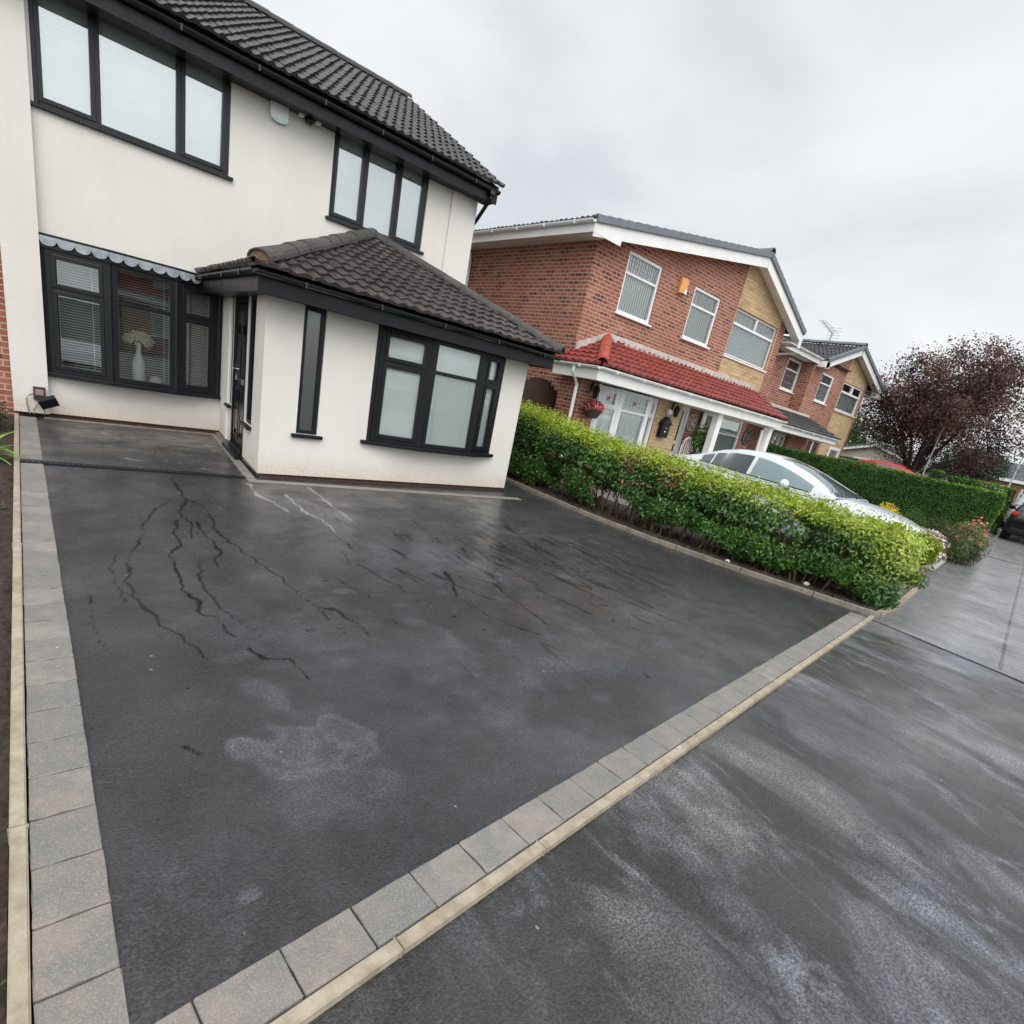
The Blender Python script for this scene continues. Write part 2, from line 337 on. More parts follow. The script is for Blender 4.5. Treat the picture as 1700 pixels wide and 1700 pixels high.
def boxuv(me):
    n = len(me.loops)
    if n == 0: return
    uvl = me.uv_layers.new(name='uv')
    co = np.empty(len(me.vertices)*3); me.vertices.foreach_get('co', co); co = co.reshape(-1, 3)
    li = np.empty(n, np.int64); me.loops.foreach_get('vertex_index', li)
    nf = len(me.polygons)
    nor = np.empty(nf*3); me.polygons.foreach_get('normal', nor); nor = nor.reshape(-1, 3)
    tot = np.empty(nf, np.int64); me.polygons.foreach_get('loop_total', tot)
    ln = np.repeat(nor, tot, axis=0)
    P = co[li]
    h = np.hypot(ln[:, 0], ln[:, 1])
    flat = np.abs(ln[:, 2]) > 0.8
    tx = np.where(h > 1e-6, -ln[:, 1]/np.maximum(h, 1e-6), 1.0); ty = np.where(h > 1e-6, ln[:, 0]/np.maximum(h, 1e-6), 0.0)
    u = np.where(flat, P[:, 0], P[:, 0]*tx+P[:, 1]*ty)
    v = np.where(flat, P[:, 1], P[:, 2])
    uvl.data.foreach_set('uv', np.stack([u, v], 1).ravel())

class MB:
    def __init__(s, M=None): s.v = []; s.f = []; s.M = M; s.uv = None
    def add(s, vs, fs):
        o = len(s.v)
        for p in vs:
            p = Vector(p)
            s.v.append(s.M @ p if s.M else p)
        s.f += [tuple(i+o for i in f) for f in fs]
        return s
    def box(s, x0, x1, y0, y1, z0, z1):
        return s.add([(x0,y0,z0),(x1,y0,z0),(x1,y1,z0),(x0,y1,z0),(x0,y0,z1),(x1,y0,z1),(x1,y1,z1),(x0,y1,z1)],
                     [(3,2,1,0),(4,5,6,7),(0,1,5,4),(1,2,6,5),(2,3,7,6),(3,0,4,7)])
    def poly(s, pts): return s.add(pts, [tuple(range(len(pts)))])
    def prism(s, pts, off):
        """extrude a planar polygon (3d points) by vector off"""
        n = len(pts); off = Vector(off)
        a = [Vector(p) for p in pts]; b = [p+off for p in a]
        nrm = Vector((0,0,0))
        for i in range(n): nrm += a[i].cross(a[(i+1) % n])
        fl = nrm.dot(off) > 0
        f0 = tuple(range(n)); f1 = tuple(range(n, 2*n))
        fs = [f0[::-1] if fl else f0, f1 if fl else f1[::-1]]
        for i in range(n):
            j = (i+1) % n
            q = (i, j, n+j, n+i)
            fs.append(q if fl else q[::-1])
        return s.add(a+b, fs)
    def tube(s, pts, r, n=8, cap=True):
        pts = [Vector(p) for p in pts]; rings = []; vs = []; fs = []
        up = Vector((0, 0, 1))
        for i, p in enumerate(pts):
            t = (pts[min(i+1, len(pts)-1)]-pts[max(i-1, 0)]).normalized()
            a = t.cross(up if abs(t.z) < 0.95 else Vector((1, 0, 0))).normalized(); b = a.cross(t)
            rr = r[i] if hasattr(r, '__len__') else r
            for k in range(n):
                g = 2*math.pi*k/n
                vs.append(p+a*math.cos(g)*rr+b*math.sin(g)*rr)
        for i in range(len(pts)-1):
            for k in range(n):
                k2 = (k+1) % n
                fs.append((i*n+k, i*n+k2, (i+1)*n+k2, (i+1)*n+k))
        if cap:
            fs.append(tuple(range(n))[::-1]); fs.append(tuple(range((len(pts)-1)*n, len(pts)*n)))
        return s.add(vs, fs)
    def lathe(s, prof, c, n=16):
        vs = []; fs = []
        for r, z in prof:
            for k in range(n):
                g = 2*math.pi*k/n
                vs.append((c[0]+r*math.cos(g), c[1]+r*math.sin(g), c[2]+z))
        for i in range(len(prof)-1):
            for k in range(n):
                k2 = (k+1) % n
                fs.append((i*n+k, i*n+k2, (i+1)*n+k2, (i+1)*n+k))
        return s.add(vs, fs)
    def ball(s, c, r, n=12, m=8):
        rx, ry, rz = r if hasattr(r, '__len__') else (r, r, r)
        vs = []; fs = []
        for i in range(m+1):
            t = math.pi*i/m
            for k in range(n):
                g = 2*math.pi*k/n
                vs.append((c[0]+rx*math.sin(t)*math.cos(g), c[1]+ry*math.sin(t)*math.sin(g), c[2]-rz*math.cos(t)))
        for i in range(m):
            for k in range(n):
                k2 = (k+1) % n
                fs.append((i*n+k, i*n+k2, (i+1)*n+k2, (i+1)*n+k))
        return s.add(vs, fs)
    def cells(s, w, h, ops, rev=0.1, x0=0.0, z0=0.0, y=0.0):
        """wall sheet facing local -y with openings (x0,x1,z0,z1) and their reveals"""
        us = sorted({x0, w}|{o for q in ops for o in q[:2]}); zs = sorted({z0, h}|{o for q in ops for o in q[2:]})
        for i in range(len(us)-1):
            for j in range(len(zs)-1):
                cu = (us[i]+us[i+1])/2; cz = (zs[j]+zs[j+1])/2
                if any(a < cu < b and c < cz < d for a, b, c, d in ops): continue
                s.poly([(us[i],y,zs[j]),(us[i+1],y,zs[j]),(us[i+1],y,zs[j+1]),(us[i],y,zs[j+1])])
        for a, b, c, d in ops:
            s.poly([(a,y,c),(a,y,d),(a,y+rev,d),(a,y+rev,c)]); s.poly([(b,y,d),(b,y,c),(b,y+rev,c),(b,y+rev,d)])
            s.poly([(a,y,d),(b,y,d),(b,y+rev,d),(a,y+rev,d)]); s.poly([(b,y,c),(a,y,c),(a,y+rev,c),(b,y+rev,c)])
        return s
    def build(s, name, mat, par=None, bevel=0, smooth=False, seg=2):
        me = bpy.data.meshes.new(name)
        org = Vector((0, 0, 0))
        if par is not None:
            org = Vector(par.get('org', (0, 0, 0)))
        elif s.v:
            xs = [p.x for p in s.v]; ys = [p.y for p in s.v]; zs = [p.z for p in s.v]
            org = Vector(((min(xs)+max(xs))/2, (min(ys)+max(ys))/2, min(zs)))
        me.from_pydata([tuple(p-org) for p in s.v], [], s.f)
        me.update()
        if bevel:
            bm = bmesh.new(); bm.from_mesh(me)
            bmesh.ops.remove_doubles(bm, verts=bm.verts, dist=1e-5)
            ed = [e for e in bm.edges if len(e.link_faces) == 2 and e.calc_face_angle(0) > 0.5]
            bmesh.ops.bevel(bm, geom=ed, offset=bevel, segments=seg, profile=0.6, affect='EDGES', clamp_overlap=True)
            bm.to_mesh(me); bm.free()
        boxuv(me)
        me.materials.append(mat)
        if smooth: me.shade_smooth()
        o = bpy.data.objects.new(name, me); C.objects.link(o)
        o['org'] = tuple(org)
        if par is not None: o.parent = par
        else: o.location = org
        return o

def thing(name, loc, label, cat, group=None):
    o = bpy.data.objects.new(name, None); C.objects.link(o)
    o.location = loc; o.empty_display_size = 0.2
    o['org'] = tuple(loc)
    return tag(o, label, cat, group)
def tag(o, label, cat, group=None):
    o['label'] = label; o['category'] = cat
    if group: o['group'] = group
    return o
def struct(o): o['kind'] = 'structure'; return o

def np_mesh(name, V, faces, mat, par=None, cols=None, attr='Col', uv=None, smooth=False, org=None):
    """V (n,3) world coordinates; faces list of (k,m) int arrays of equal-size polygons"""
    V = np.asarray(V, float)
    if par is not None: o0 = np.array(par.get('org', (0, 0, 0)))
    elif org is not None: o0 = np.array(org)
    else:
        o0 = np.array([(V[:, 0].min()+V[:, 0].max())/2, (V[:, 1].min()+V[:, 1].max())/2, V[:, 2].min()])
    me = bpy.data.meshes.new(name)
    V2 = V-o0
    me.vertices.add(len(V2)); me.vertices.foreach_set('co', V2.ravel())
    loops = np.concatenate([f.ravel() for f in faces]).astype(np.int32)
    tot = np.concatenate([np.full(len(f), f.shape[1], np.int32) for f in faces])
    st = np.concatenate([[0], np.cumsum(tot)[:-1]]).astype(np.int32)
    me.loops.add(len(loops)); me.loops.foreach_set('vertex_index', loops)
    me.polygons.add(len(tot)); me.polygons.foreach_set('loop_start', st); me.polygons.foreach_set('loop_total', tot)
    me.update(calc_edges=True)
    if cols is not None:
        a = me.color_attributes.new(attr, 'FLOAT_COLOR', 'POINT')
        c4 = np.ones((len(V2), 4), np.float32); c4[:, :3] = cols
        a.data.foreach_set('color', c4.ravel())
    if uv is not None:
        l = me.uv_layers.new(name='uv'); l.data.foreach_set('uv', np.asarray(uv)[loops].ravel())
    me.materials.append(mat)
    if smooth: me.shade_smooth()
    o = bpy.data.objects.new(name, me); C.objects.link(o); o['org'] = tuple(o0)
    if par is not None: o.parent = par
    else: o.location = o0
    return o

def frameM(O, u):
    """local frame: x along u, y into the wall, z up; origin O"""
    u = Vector(u).normalized(); z = Vector((0, 0, 1)); y = z.cross(u)
    m = Matrix.Identity(4)
    for i in range(3): m[i][0], m[i][1], m[i][2], m[i][3] = u[i], y[i], z[i], O[i]
    return m
def TR(x, y, z): return Matrix.Translation((x, y, z))

# ------------------------------------------------------------------ ground sheets
def yf(x): return 1.055+0.099*(x-0.105)           # inner line of the front row of blocks (runs with the street)
SL = 0.099
KX = np.array([9.6, 7.4, 5.6, 4.4, 3.0, 1.78, 1.0]); KV = np.array([6.95, 6.74, 6.60, 6.66, 6.90, 7.24, 7.5])
def kx(y): return float(np.interp(-y, -KX, KV))   # driveway side of the kerb by the hedge

def sheet(name, xs, yfun0, yfun1, ny, zoff, mat):
    mb = MB(); V = []; F = []
    for x in xs:
        a, b_ = yfun0(x), yfun1(x)
        for j in range(ny+1): V.append((x, a+(b_-a)*j/ny, gz(x)+zoff))
    for i in range(len(xs)-1):
        for j in range(ny):
            a = i*(ny+1)+j; F.append((a, a+ny+1, a+ny+2, a+1))
    mb.add(V, F); o = mb.build(name, mat); return struct(o)
k = NT('rough_ground'); p = k.pos()
c = k.mix(k.rng(k.noise(p, 0.4, 6), 0.35, 0.65, 0, 1), (0.05, 0.042, 0.03), (0.045, 0.075, 0.02))
M['ground'] = k.fin(k.bsdf(base=c, rough=0.95, normal=k.bump(k.noise(p, 12, 6), 0.6, 0.03)))
sheet('ground', [-500, -100, -20, 0, 9, 10, 11, 12, 15, 20, 27, 40, 60, 90, 129, 300, 1000], lambda x: -600, lambda x: 900, 4, -0.14, M['ground'])
xs_far = [9, 9.5, 10, 10.5, 11, 11.5, 12, 14, 17, 20, 23, 27, 33, 40, 60, 90]
sheet('road', [-60, 0]+xs_far, lambda x: -9.0+SL*x, lambda x: -2.2+SL*x if x < 9 else -0.36+SL*x, 2, -0.030, M['oldpave'])
sheet('front_apron', [-14, -4, 0, 2, 4, 6, 7.62], lambda x: -2.21+SL*x, lambda x: 0.965+SL*x-0.05, 4, -0.022, M['apron'])
# older, paler pavement beyond the joint; front edge follows the gardens
mb = MB(); V = []; F = []
px_ = [7.22, 7.6, 8.2]+xs_far
for i, x in enumerate(px_):
    sh = -0.13*0
    a = -2.4+SL*x
    b_ = 0.872+SL*x
    for t in (0, 0.5, 1):
        yy = a+(b_-a)*t
        V.append((x-0.10*(0.83+SL*x-yy)*1.1 if i == 0 else x, yy, gz(x)-0.014))
for i in range(len(px_)-1):
    for j in range(2):
        a = i*3+j; F.append((a, a+3, a+4, a+1))
mb.add(V, F); struct(mb.build('pavement', M['oldpave']))
# dark trench line of the kerb between pavement and road
mb = MB()
for i in range(0, len(px_)-1):
    x0, x1 = px_[i], px_[i+1]
    mb.add([(x0, -0.365+SL*x0, gz(x0)-0.0095), (x0, -0.340+SL*x0, gz(x0)-0.0095), (x1, -0.340+SL*x1, gz(x1)-0.0095), (x1, -0.365+SL*x1, gz(x1)-0.0095)], [(0, 3, 2, 1)])
struct(mb.build('road_edge', M['apron']))
mb = MB(); mb.add([(17.5, -.3+SL*17.5, gz(17.5)-.009), (17.62, -.3+SL*17.5, gz(17.5)-.009), (17.42, .8+SL*17.5, gz(17.5)-.009), (17.3, .8+SL*17.5, gz(17.5)-.009)], [(0, 1, 2, 3)]); struct(mb.build('pavement_joint', M['apron']))
sheet('neighbour_drive', [7.9, 9, 9.5, 10, 10.5, 11, 12.4], lambda x: 0.86+SL*x, lambda x: 9.0, 6, -0.008, M['oldpave'])
sheet('front_garden', [12.41, 14, 17, 20.5], lambda x: 0.86+SL*x, lambda x: 9.4, 6, 0.0, M['gravel'])

# soil beds, lumpy
def soil(name, x0, x1, y0, y1, z, step=0.05, amp=0.03):
    nx = int((x1-x0)/step)+1; ny = int((y1-y0)/step)+1
    X, Y = np.meshgrid(np.linspace(x0, x1, nx), np.linspace(y0, y1, ny), indexing='ij')
    Z = z+amp*(np.sin(X*37+3*np.sin(Y*23))*np.cos(Y*41+2*np.sin(X*19))+rng.normal(0, 0.6, X.shape))
    idx = np.arange(nx*ny).reshape(nx, ny)
    f = np.stack([idx[:-1, :-1], idx[1:, :-1], idx[1:, 1:], idx[:-1, 1:]], -1).reshape(-1, 4)
    return struct(np_mesh(name, np.stack([X, Y, Z], -1).reshape(-1, 3), [f], M['soil'], smooth=False))
soil('soil_bed', -2.6, -0.12, 0.9, 9.95, -0.035, 0.04, 0.02)
# bed under the hedge, bounded by the kerb
def hedge_bed():
    ny, nx = 150, 34
    Y = np.linspace(1.62, 8.6, ny)
    V = []
    for y in Y:
        a = kx(y)+0.10
        V.append(np.stack([np.linspace(a, 8.35, nx), np.full(nx, y), 0.035+0.03*rng.normal(0, 0.6, nx)], -1))
    V = np.array(V).reshape(-1, 3)
    idx = np.arange(ny*nx).reshape(ny, nx)
    f = np.stack([idx[:-1, :-1], idx[:-1, 1:], idx[1:, 1:], idx[1:, :-1]], -1).reshape(-1, 4)
    struct(np_mesh('hedge_soil_bed', V, [f], M['soil']))
hedge_bed()

# the driveway: one warped grid carrying a stain map (dark rivulets, pale runs, bloom)
DARK = [[(1.13,6.73),(1.14,6.14),(1.11,5.84),(0.93,5.19),(0.84,4.83),(0.83,4.60),(0.73,4.31),(0.70,3.92),(0.69,3.72),(0.73,3.54),(0.72,3.36),(0.77,3.19),(0.81,2.97)],
[(1.11,5.84),(1.22,5.71),(1.23,5.36),(1.16,4.96),(1.17,4.71),(1.22,4.44),(1.28,4.10),(1.33,3.77),(1.36,3.51),(1.40,3.28),(1.39,3.02),(1.41,2.83)],
[(1.40,3.28),(1.48,3.17),(1.53,2.95),(1.55,2.76)],
[(0.99,5.87),(0.81,5.54),(0.69,5.18),(0.60,4.71),(0.47,4.31),(0.44,3.97),(0.44,3.62),(0.47,3.42),(0.53,3.17),(0.59,2.97),(0.62,2.77)],
[(1.01,5.27),(1.00,5.11),(0.94,4.72)],
[(1.06,5.15),(1.06,4.75),(1.09,4.62),(1.05,4.37),(0.97,4.03)],
[(0.91,4.32),(0.84,3.90),(0.82,3.56),(0.83,3.41),(0.87,3.22),(0.96,2.96)],
[(0.85,2.81),(0.91,2.70),(0.99,2.63),(1.03,2.49),(1.03,2.41)],
[(1.32,6.66),(1.37,6.07),(1.44,5.46),(1.50,5.08)],
[(0.22,3.67),(0.20,3.31),(0.22,3.09),(0.26,2.93)],
[(0.40,4.37),(0.36,4.12),(0.37,3.80),(0.38,3.59)],
[(0.41,2.10),(0.43,2.06),(0.45,2.04)]]
DW = [.011,.0095,.0085,.0085,.0125,.012,.0075,.011,.007,.0065,.0065,.005]
DS = [1.0,.95,.95,.82,1.15,1.1,.82,1.05,.72,.68,.65,1]
STK = [[(2.73,3.73),(2.50,3.17),(2.54,2.83),(2.73,2.43)],[(4.52,5.04),(4.15,3.89),(4.26,3.29)],[(3.59,4.10),(3.73,3.45)],[(2.54,4.34),(2.51,4.01)],[(3.28,5.32),(3.21,4.77)],
[(4.76,3.74),(4.71,2.62)],[(2.30,3.85),(2.45,3.38)],[(1.72,3.72),(1.83,3.27)],[(5.29,3.43),(5.52,3.24)],[(4.74,5.20),(4.92,4.48)],[(2.99,3.33),(2.96,2.96),(2.91,2.55)]]
PALE = [[(1.91,6.66),(1.84,6.18),(1.91,5.87),(1.96,5.53)],[(2.17,6.18),(2.15,5.69),(2.14,5.45),(2.22,5.22),(2.20,4.83)],[(2.57,6.60),(2.56,6.05),(2.54,5.57),(2.50,5.13)]]
WIDE = [[(1.94,2.87),(2.06,2.72),(2.02,2.38),(1.93,2.11),(1.77,1.85)],[(0.75,2.46),(0.83,2.38),(0.82,2.23),(0.89,2.11),(0.93,2.01)]]

def driveway():
    nx, ny = 620, 640
    t = np.linspace(0, 1, ny); tt = t**1.7
    sx = np.linspace(0, 1, nx)
    S, T = np.meshgrid(sx, tt, indexing='ij')
    X = 0.06+S*7.3; Y0 = 0.96+SL*X; Y = Y0+(10.12-Y0)*T
    kxv = np.interp(-Y, -KX, KV)
    X = 0.06+S*(kxv+0.05-0.06)
    Y0 = 0.985+SL*(X-0.105); Y = Y0+(10.12-Y0)*T
    run = np.zeros_like(X); pale = np.zeros_like(X); bloom = np.zeros_like(X)
    r2 = np.random.default_rng(3)
    # wiggle field so that no line is smooth
    def fld(f, s):
        g = np.random.default_rng(s); o = np.zeros_like(X)
        for q in range(5):
            a = g.uniform(0, 6.3); fr = f*g.uniform(0.6, 1.9)
            o += np.sin((X*math.cos(a)+Y*math.sin(a))*fr+g.uniform(0, 6.3))
        return o/2.2
    WX = X+0.013*fld(18, 1)+0.004*fld(50, 2); WY = Y+0.02*fld(30, 5)
    VW = np.clip(.95+.55*fld(9, 61), .55, 1.7)
    def stroke(dst, pts, w, s, taper=True):
        pts = np.array(pts, float)
        lo = pts.min(0)-0.3; hi = pts.max(0)+0.3
        m = (X > lo[0]) & (X < hi[0]) & (Y > lo[1]) & (Y < hi[1])
        if not m.any(): return
        x, y = WX[m], WY[m]; best = np.zeros(len(x)); n = len(pts)-1
        for i in range(n):
            a, b_ = pts[i], pts[i+1]; d = b_-a; L = max(d@d, 1e-9)
            q = np.clip(((x-a[0])*d[0]+(y-a[1])*d[1])/L, 0, 1)
            dist = np.hypot(x-a[0]-q*d[0], y-a[1]-q*d[1])
            ww = w*(1-(0.45*(i+q)/n if taper else 0))
            best = np.maximum(best, np.clip(1.6-dist/(ww*VW[m]), 0, 1)**1.3*s)
        dst[m] = np.maximum(dst[m], best)
    for p_, w, s in zip(DARK, DW, DS): stroke(run, p_, w, s)
    for p_ in STK: stroke(run, p_, 0.010, 1.0)
    # drying streaks running down the fall on the right-hand side
    for i in range(210):
        if i < 130: cx, cy = r2.normal(3.7, 0.75), r2.normal(4.0, 0.65)
        else: cx, cy = r2.normal(4.9, 0.7), r2.normal(3.7, 0.55)
        L = r2.uniform(0.12, 0.75); sl = r2.normal(0.05, 0.16)
        w = r2.uniform(0.0045, 0.0105)*(1 if r2.random() < 0.8 else 1.6)
        stroke(run, [(cx-sl*L/2, cy+L/2), (cx+r2.normal(0, .02), cy), (cx+sl*L/2, cy-L/2)], w, r2.uniform(0.45, 1.1))
    for i in range(70):
        if r2.random() < 0.6: cx, cy = r2.normal(3.5, 1.0), r2.normal(3.9, 0.8)
        else: cx, cy = r2.uniform(0.3, 5.2), r2.uniform(2.0, 5.5)
        a = r2.normal(0.2, 0.7); L = r2.uniform(0.02, 0.07)
        stroke(run, [(cx, cy), (cx+L*math.cos(a), cy+L*math.sin(a))], r2.uniform(0.006, 0.014), r2.uniform(0.6, 1.0))
    for p_ in PALE: stroke(pale, p_, 0.016, 0.75)
    for i in range(26):
        cx, cy = r2.uniform(0.3, 2.0), r2.uniform(7.3, 9.6)
        a = r2.normal(-0.5, 0.6); L = r2.uniform(0.03, 0.14)
        stroke(pale, [(cx, cy), (cx+L*math.cos(a), cy+L*math.sin(a))], r2.uniform(0.010, 0.02), r2.uniform(0.3, 0.75))
    for p_ in WIDE: stroke(bloom, p_, 0.055, 0.30, False)
    bloom *= np.clip(.75+.45*fld(11, 77), .1, 1)
    B = fld(7, 8)*0.10+fld(16, 9)*0.06
    def blob(cx, cy, rx, ry, s, edge=0.25, ring=0.0):
        d = np.sqrt(((X-cx)/rx)**2+((Y-cy)/ry)**2)+B*2.2+0.10*fld(40, 11)
        v = np.clip((1-d)/edge, 0, 1)*s
        if ring: v = v*(1-ring*np.clip((0.75-d)/0.3, 0, 1))
        np.maximum(bloom, v, out=bloom)
    blob(0.78, 1.92, 0.24, 0.17, 0.60, 0.3, 0.45); blob(0.98, 1.90, 0.15, 0.20, 0.52, 0.3, 0.5); blob(0.86, 1.62, 0.28, 0.30, 0.26, 0.6)
    blob(0.43, 1.29, 0.075, 0.065, 0.6, 0.3)
    for i in range(46):
        blob(r2.normal(2.5, 1.1), r2.normal(2.6, 0.7), r2.uniform(0.05, 0.16), r2.uniform(0.04, 0.12), r2.uniform(0.10, 0.28), 0.6)
    for i in range(26):
        blob(r2.uniform(0.4, 6.2), r2.uniform(1.8, 6.5), r2.uniform(0.2, 0.7), r2.uniform(0.2, 0.6), r2.uniform(0.08, 0.2), 0.7)
    Z = 0.0025*fld(2.2, 21)
    Z -= 0.0
    V = np.stack([X, Y, Z], -1).reshape(-1, 3)
    idx = np.arange(nx*ny).reshape(nx, ny)
    f = np.stack([idx[:-1, :-1], idx[1:, :-1], idx[1:, 1:], idx[:-1, 1:]], -1).reshape(-1, 4)
    o = np_mesh('driveway', V, [f], M['drive'], cols=np.stack([run, pale, bloom], -1).reshape(-1, 3), attr='stain')
    struct(o)
driveway()

# ------------------------------------------------------------------ block edging of the drive
def sett_mesh(w, l, h):
    bm = bmesh.new(); bmesh.ops.create_cube(bm, size=1)
    bmesh.ops.scale(bm, vec=(w, l, h), verts=bm.verts)
    bmesh.ops.bevel(bm, geom=list(bm.edges), offset=0.005, segments=2, profile=0.6, affect='EDGES')
    bmesh.ops.subdivide_edges(bm, edges=[e for e in bm.edges if e.calc_length() > 0.08], cuts=3, use_grid_fill=True)
    r = random.Random(w*1000+l*77+h)
    for v in bm.verts:
        if v.co.z > h/2-0.004: v.co.z += r.uniform(-0.0012, 0.0012)
        if abs(abs(v.co.x)-w/2) < 0.007 or abs(abs(v.co.y)-l/2) < 0.007: v.co.x += r.uniform(-.0016, .0016); v.co.y += r.uniform(-.0016, .0016)
    me = bpy.data.meshes.new('paving_block'); bm.to_mesh(me); bm.free(); me.materials.append(M['sett']); return me
SV = [sett_mesh(0.171, 0.2095, 0.08+i*1e-4) for i in range(4)]
SF = [sett_mesh(0.2165, 0.158, 0.08+i*1e-4) for i in range(4)]
def sett(me, x, y, rz, label, group, sc=1.0, z=0.012):
    o = bpy.data.objects.new('paving_block', me); C.objects.link(o)
    o.location = (x+random.uniform(-.001, .001), y, z-0.04+random.uniform(-.0015, .0015)); o.rotation_euler = (random.uniform(-.004, .004), random.uniform(-.004, .004), rz+random.uniform(-.006, .006))
    if sc != 1.0: o.scale = (sc, 1, 1)
    tag(o, label, 'paving block', group)
y = 1.136
while y < 9.93:
    if abs(y-7.1) > 0.11:
        sett(random.choice(SV), 0.0175, y, random.choice((0, math.pi)), 'grey block paver in the row edging the left side of the driveway', 'blocks edging the left side of the drive')
    y += 0.2145
ang = math.atan(SL)
x = 0.128
while x < 7.13:
    cx = x; cy = yf(x)-0.083
    sett(random.choice(SF), cx, cy, ang+random.choice((0, math.pi)), 'grey block paver in the front row between driveway and pavement', 'blocks along the front of the drive')
    x += 0.2217*math.cos(ang)

def edging(name, pts, w, h, z, mat, label, cat, group=None, bev=0.004):
    """board or kerb following a line of points in plan (left edge given), w wide to the right"""
    mb = MB(); n = len(pts); L = []; Rr = []
    for i, p in enumerate(pts):
        a = Vector(pts[max(i-1, 0)]); b_ = Vector(pts[min(i+1, n-1)]); t = (b_-a).normalized(); nn = Vector((t.y, -t.x))
        L.append(Vector(p)); Rr.append(Vector(p)+nn*w)
    vs = []; fs = []
    for a, b_ in zip(L, Rr): vs += [(a.x, a.y, z-h), (a.x, a.y, z), (b_.x, b_.y, z), (b_.x, b_.y, z-h)]
    for i in range(n-1):
        o = i*4
        for q in range(4):
            q2 = (q+1) % 4; fs.append((o+q, o+4+q, o+4+q2, o+q2))
    fs += [(3, 2, 1, 0), tuple((n-1)*4+q for q in range(4))]
    mb.add(vs, fs)
    o = mb.build(name, mat, bevel=bev); tag(o, label, cat, group); return o
# pale edging along the left of the blocks
for i, (a, b_) in enumerate([(0.7, 1.862), (1.866, 4.6), (4.604, 7.3), (7.304, 9.95)]):
    edging('edging_strip', [(-0.073-0.043, a), (-0.073-0.041, b_)], 0.042, 0.09, 0.020, M['edging'],
           ['pale sandy edging strip left of the driveway, the length nearest the viewer', 'pale sandy edging strip left of the driveway, second length from the viewer',
            'pale sandy edging strip left of the driveway, passing the drain channel', 'pale sandy edging strip left of the driveway, the length ending at the house wall'][i], 'edging')
brks = [-0.1, 0.742, 1.39, 2.72, 4.2, 5.75, 7.42]
for i in range(len(brks)-1):
    a, b_ = brks[i]+0.002, brks[i+1]-0.002
    edging('edging_strip', [(a, yf(a)-0.167), (b_, yf(b_)-0.167)], 0.044, 0.09, 0.009, M['edging'],
           'pale sandy edging strip laid along the front of the paving blocks', 'edging', 'pale edging strips along the pavement')
# kerb between drive and hedge
ks = [8.45, 7.55, 6.65, 5.75, 4.85, 3.95, 3.05, 2.2, 1.50]
for i in range(len(ks)-1):
    a, b_ = ks[i]-0.004, ks[i+1]+0.004
    pts = [(kx(a)+0.0, a), (kx((a+b_)/2), (a+b_)/2), (kx(b_), b_)]
    edging('kerb_stone', pts[::-1], 0.062, 0.16, 0.060, M['kerb'], 'weathered concrete kerb length between the driveway and the hedge', 'kerb', 'kerb lengths below the hedge', 0.008)
# garden edge of the hedge bed along the pavement
gp = [(7.50, 1.60), (8.1, 1.63), (8.9, 1.70), (9.7, 1.79), (10.4, 1.88)]
edging('kerb_stone', gp, 0.06, 0.14, 0.045, M['edging'], 'narrow pale kerb curving along the pavement below the hedge end', 'kerb')
# grey bands where the drive meets the house
edging('edging_strip', [(0.18, 9.93), (1.2, 9.93), (2.27, 9.93)], 0.09, 0.06, 0.010, M['kerb'], 'thin pale concrete strip at the foot of the wall under the big bay window', 'edging')
edging('edging_strip', [(1.93, 6.86), (2.9, 6.78), (4.9, 6.62), (5.95, 6.535)], 0.115, 0.06, 0.010, M['sett'], 'grey strip of flat blocks in front of the white porch extension', 'edging')
edging('edging_strip', [(1.93, 6.88), (2.04, 8.0), (2.22, 9.82)], 0.11, 0.06, 0.012, M['sett'], 'grey strip of flat blocks beside the black front door', 'edging')
# slot drain
dr = thing('channel_drain', (0.9, 7.06, 0), 'narrow black slotted drain channel crossing the driveway', 'drain')
DM = Matrix.Translation((-0.07, 7.125, 0)) @ Matrix.Rotation(math.atan(-0.09), 4, 'Z')
mb = MB(DM); mb.box(0, 2.03, -0.05, -0.042, -0.05, 0.0155); mb.box(0, 2.03, 0.042, 0.05, -0.05, 0.0155); mb.box(0, 2.03, -0.042, 0.042, -0.05, -0.035); mb.build('channel', M['black'], dr)
mb = MB(DM)
mb.box(0, 2.03, -0.041, -0.018, -0.02, 0.0135); mb.box(0, 2.03, 0.018, 0.041, -0.02, 0.0135)
q = 0.0
while q < 2.0: mb.box(q, q+0.022, -0.018, 0.018, -0.02, 0.0130); q += 0.044
mb.build('grate', M['anth'], dr)
# pebbles in the hedge bed
for i, (x, y, r) in enumerate([(7.02, 3.32, 0.04), (7.42, 2.42, 0.05)]):
    mb = MB(); mb.ball((x, y, 0.03+r*0.55), (r, r*0.8, r*0.6), 10, 7)
    for v in mb.v: v += Vector((random.uniform(-1, 1), random.uniform(-1, 1), random.uniform(-1, 1)))*r*0.10
    tag(mb.build('pebble', M['stone'], smooth=True), 'pale pebble lying on the soil under the hedge', 'stone', 'pale pebbles under the hedge')

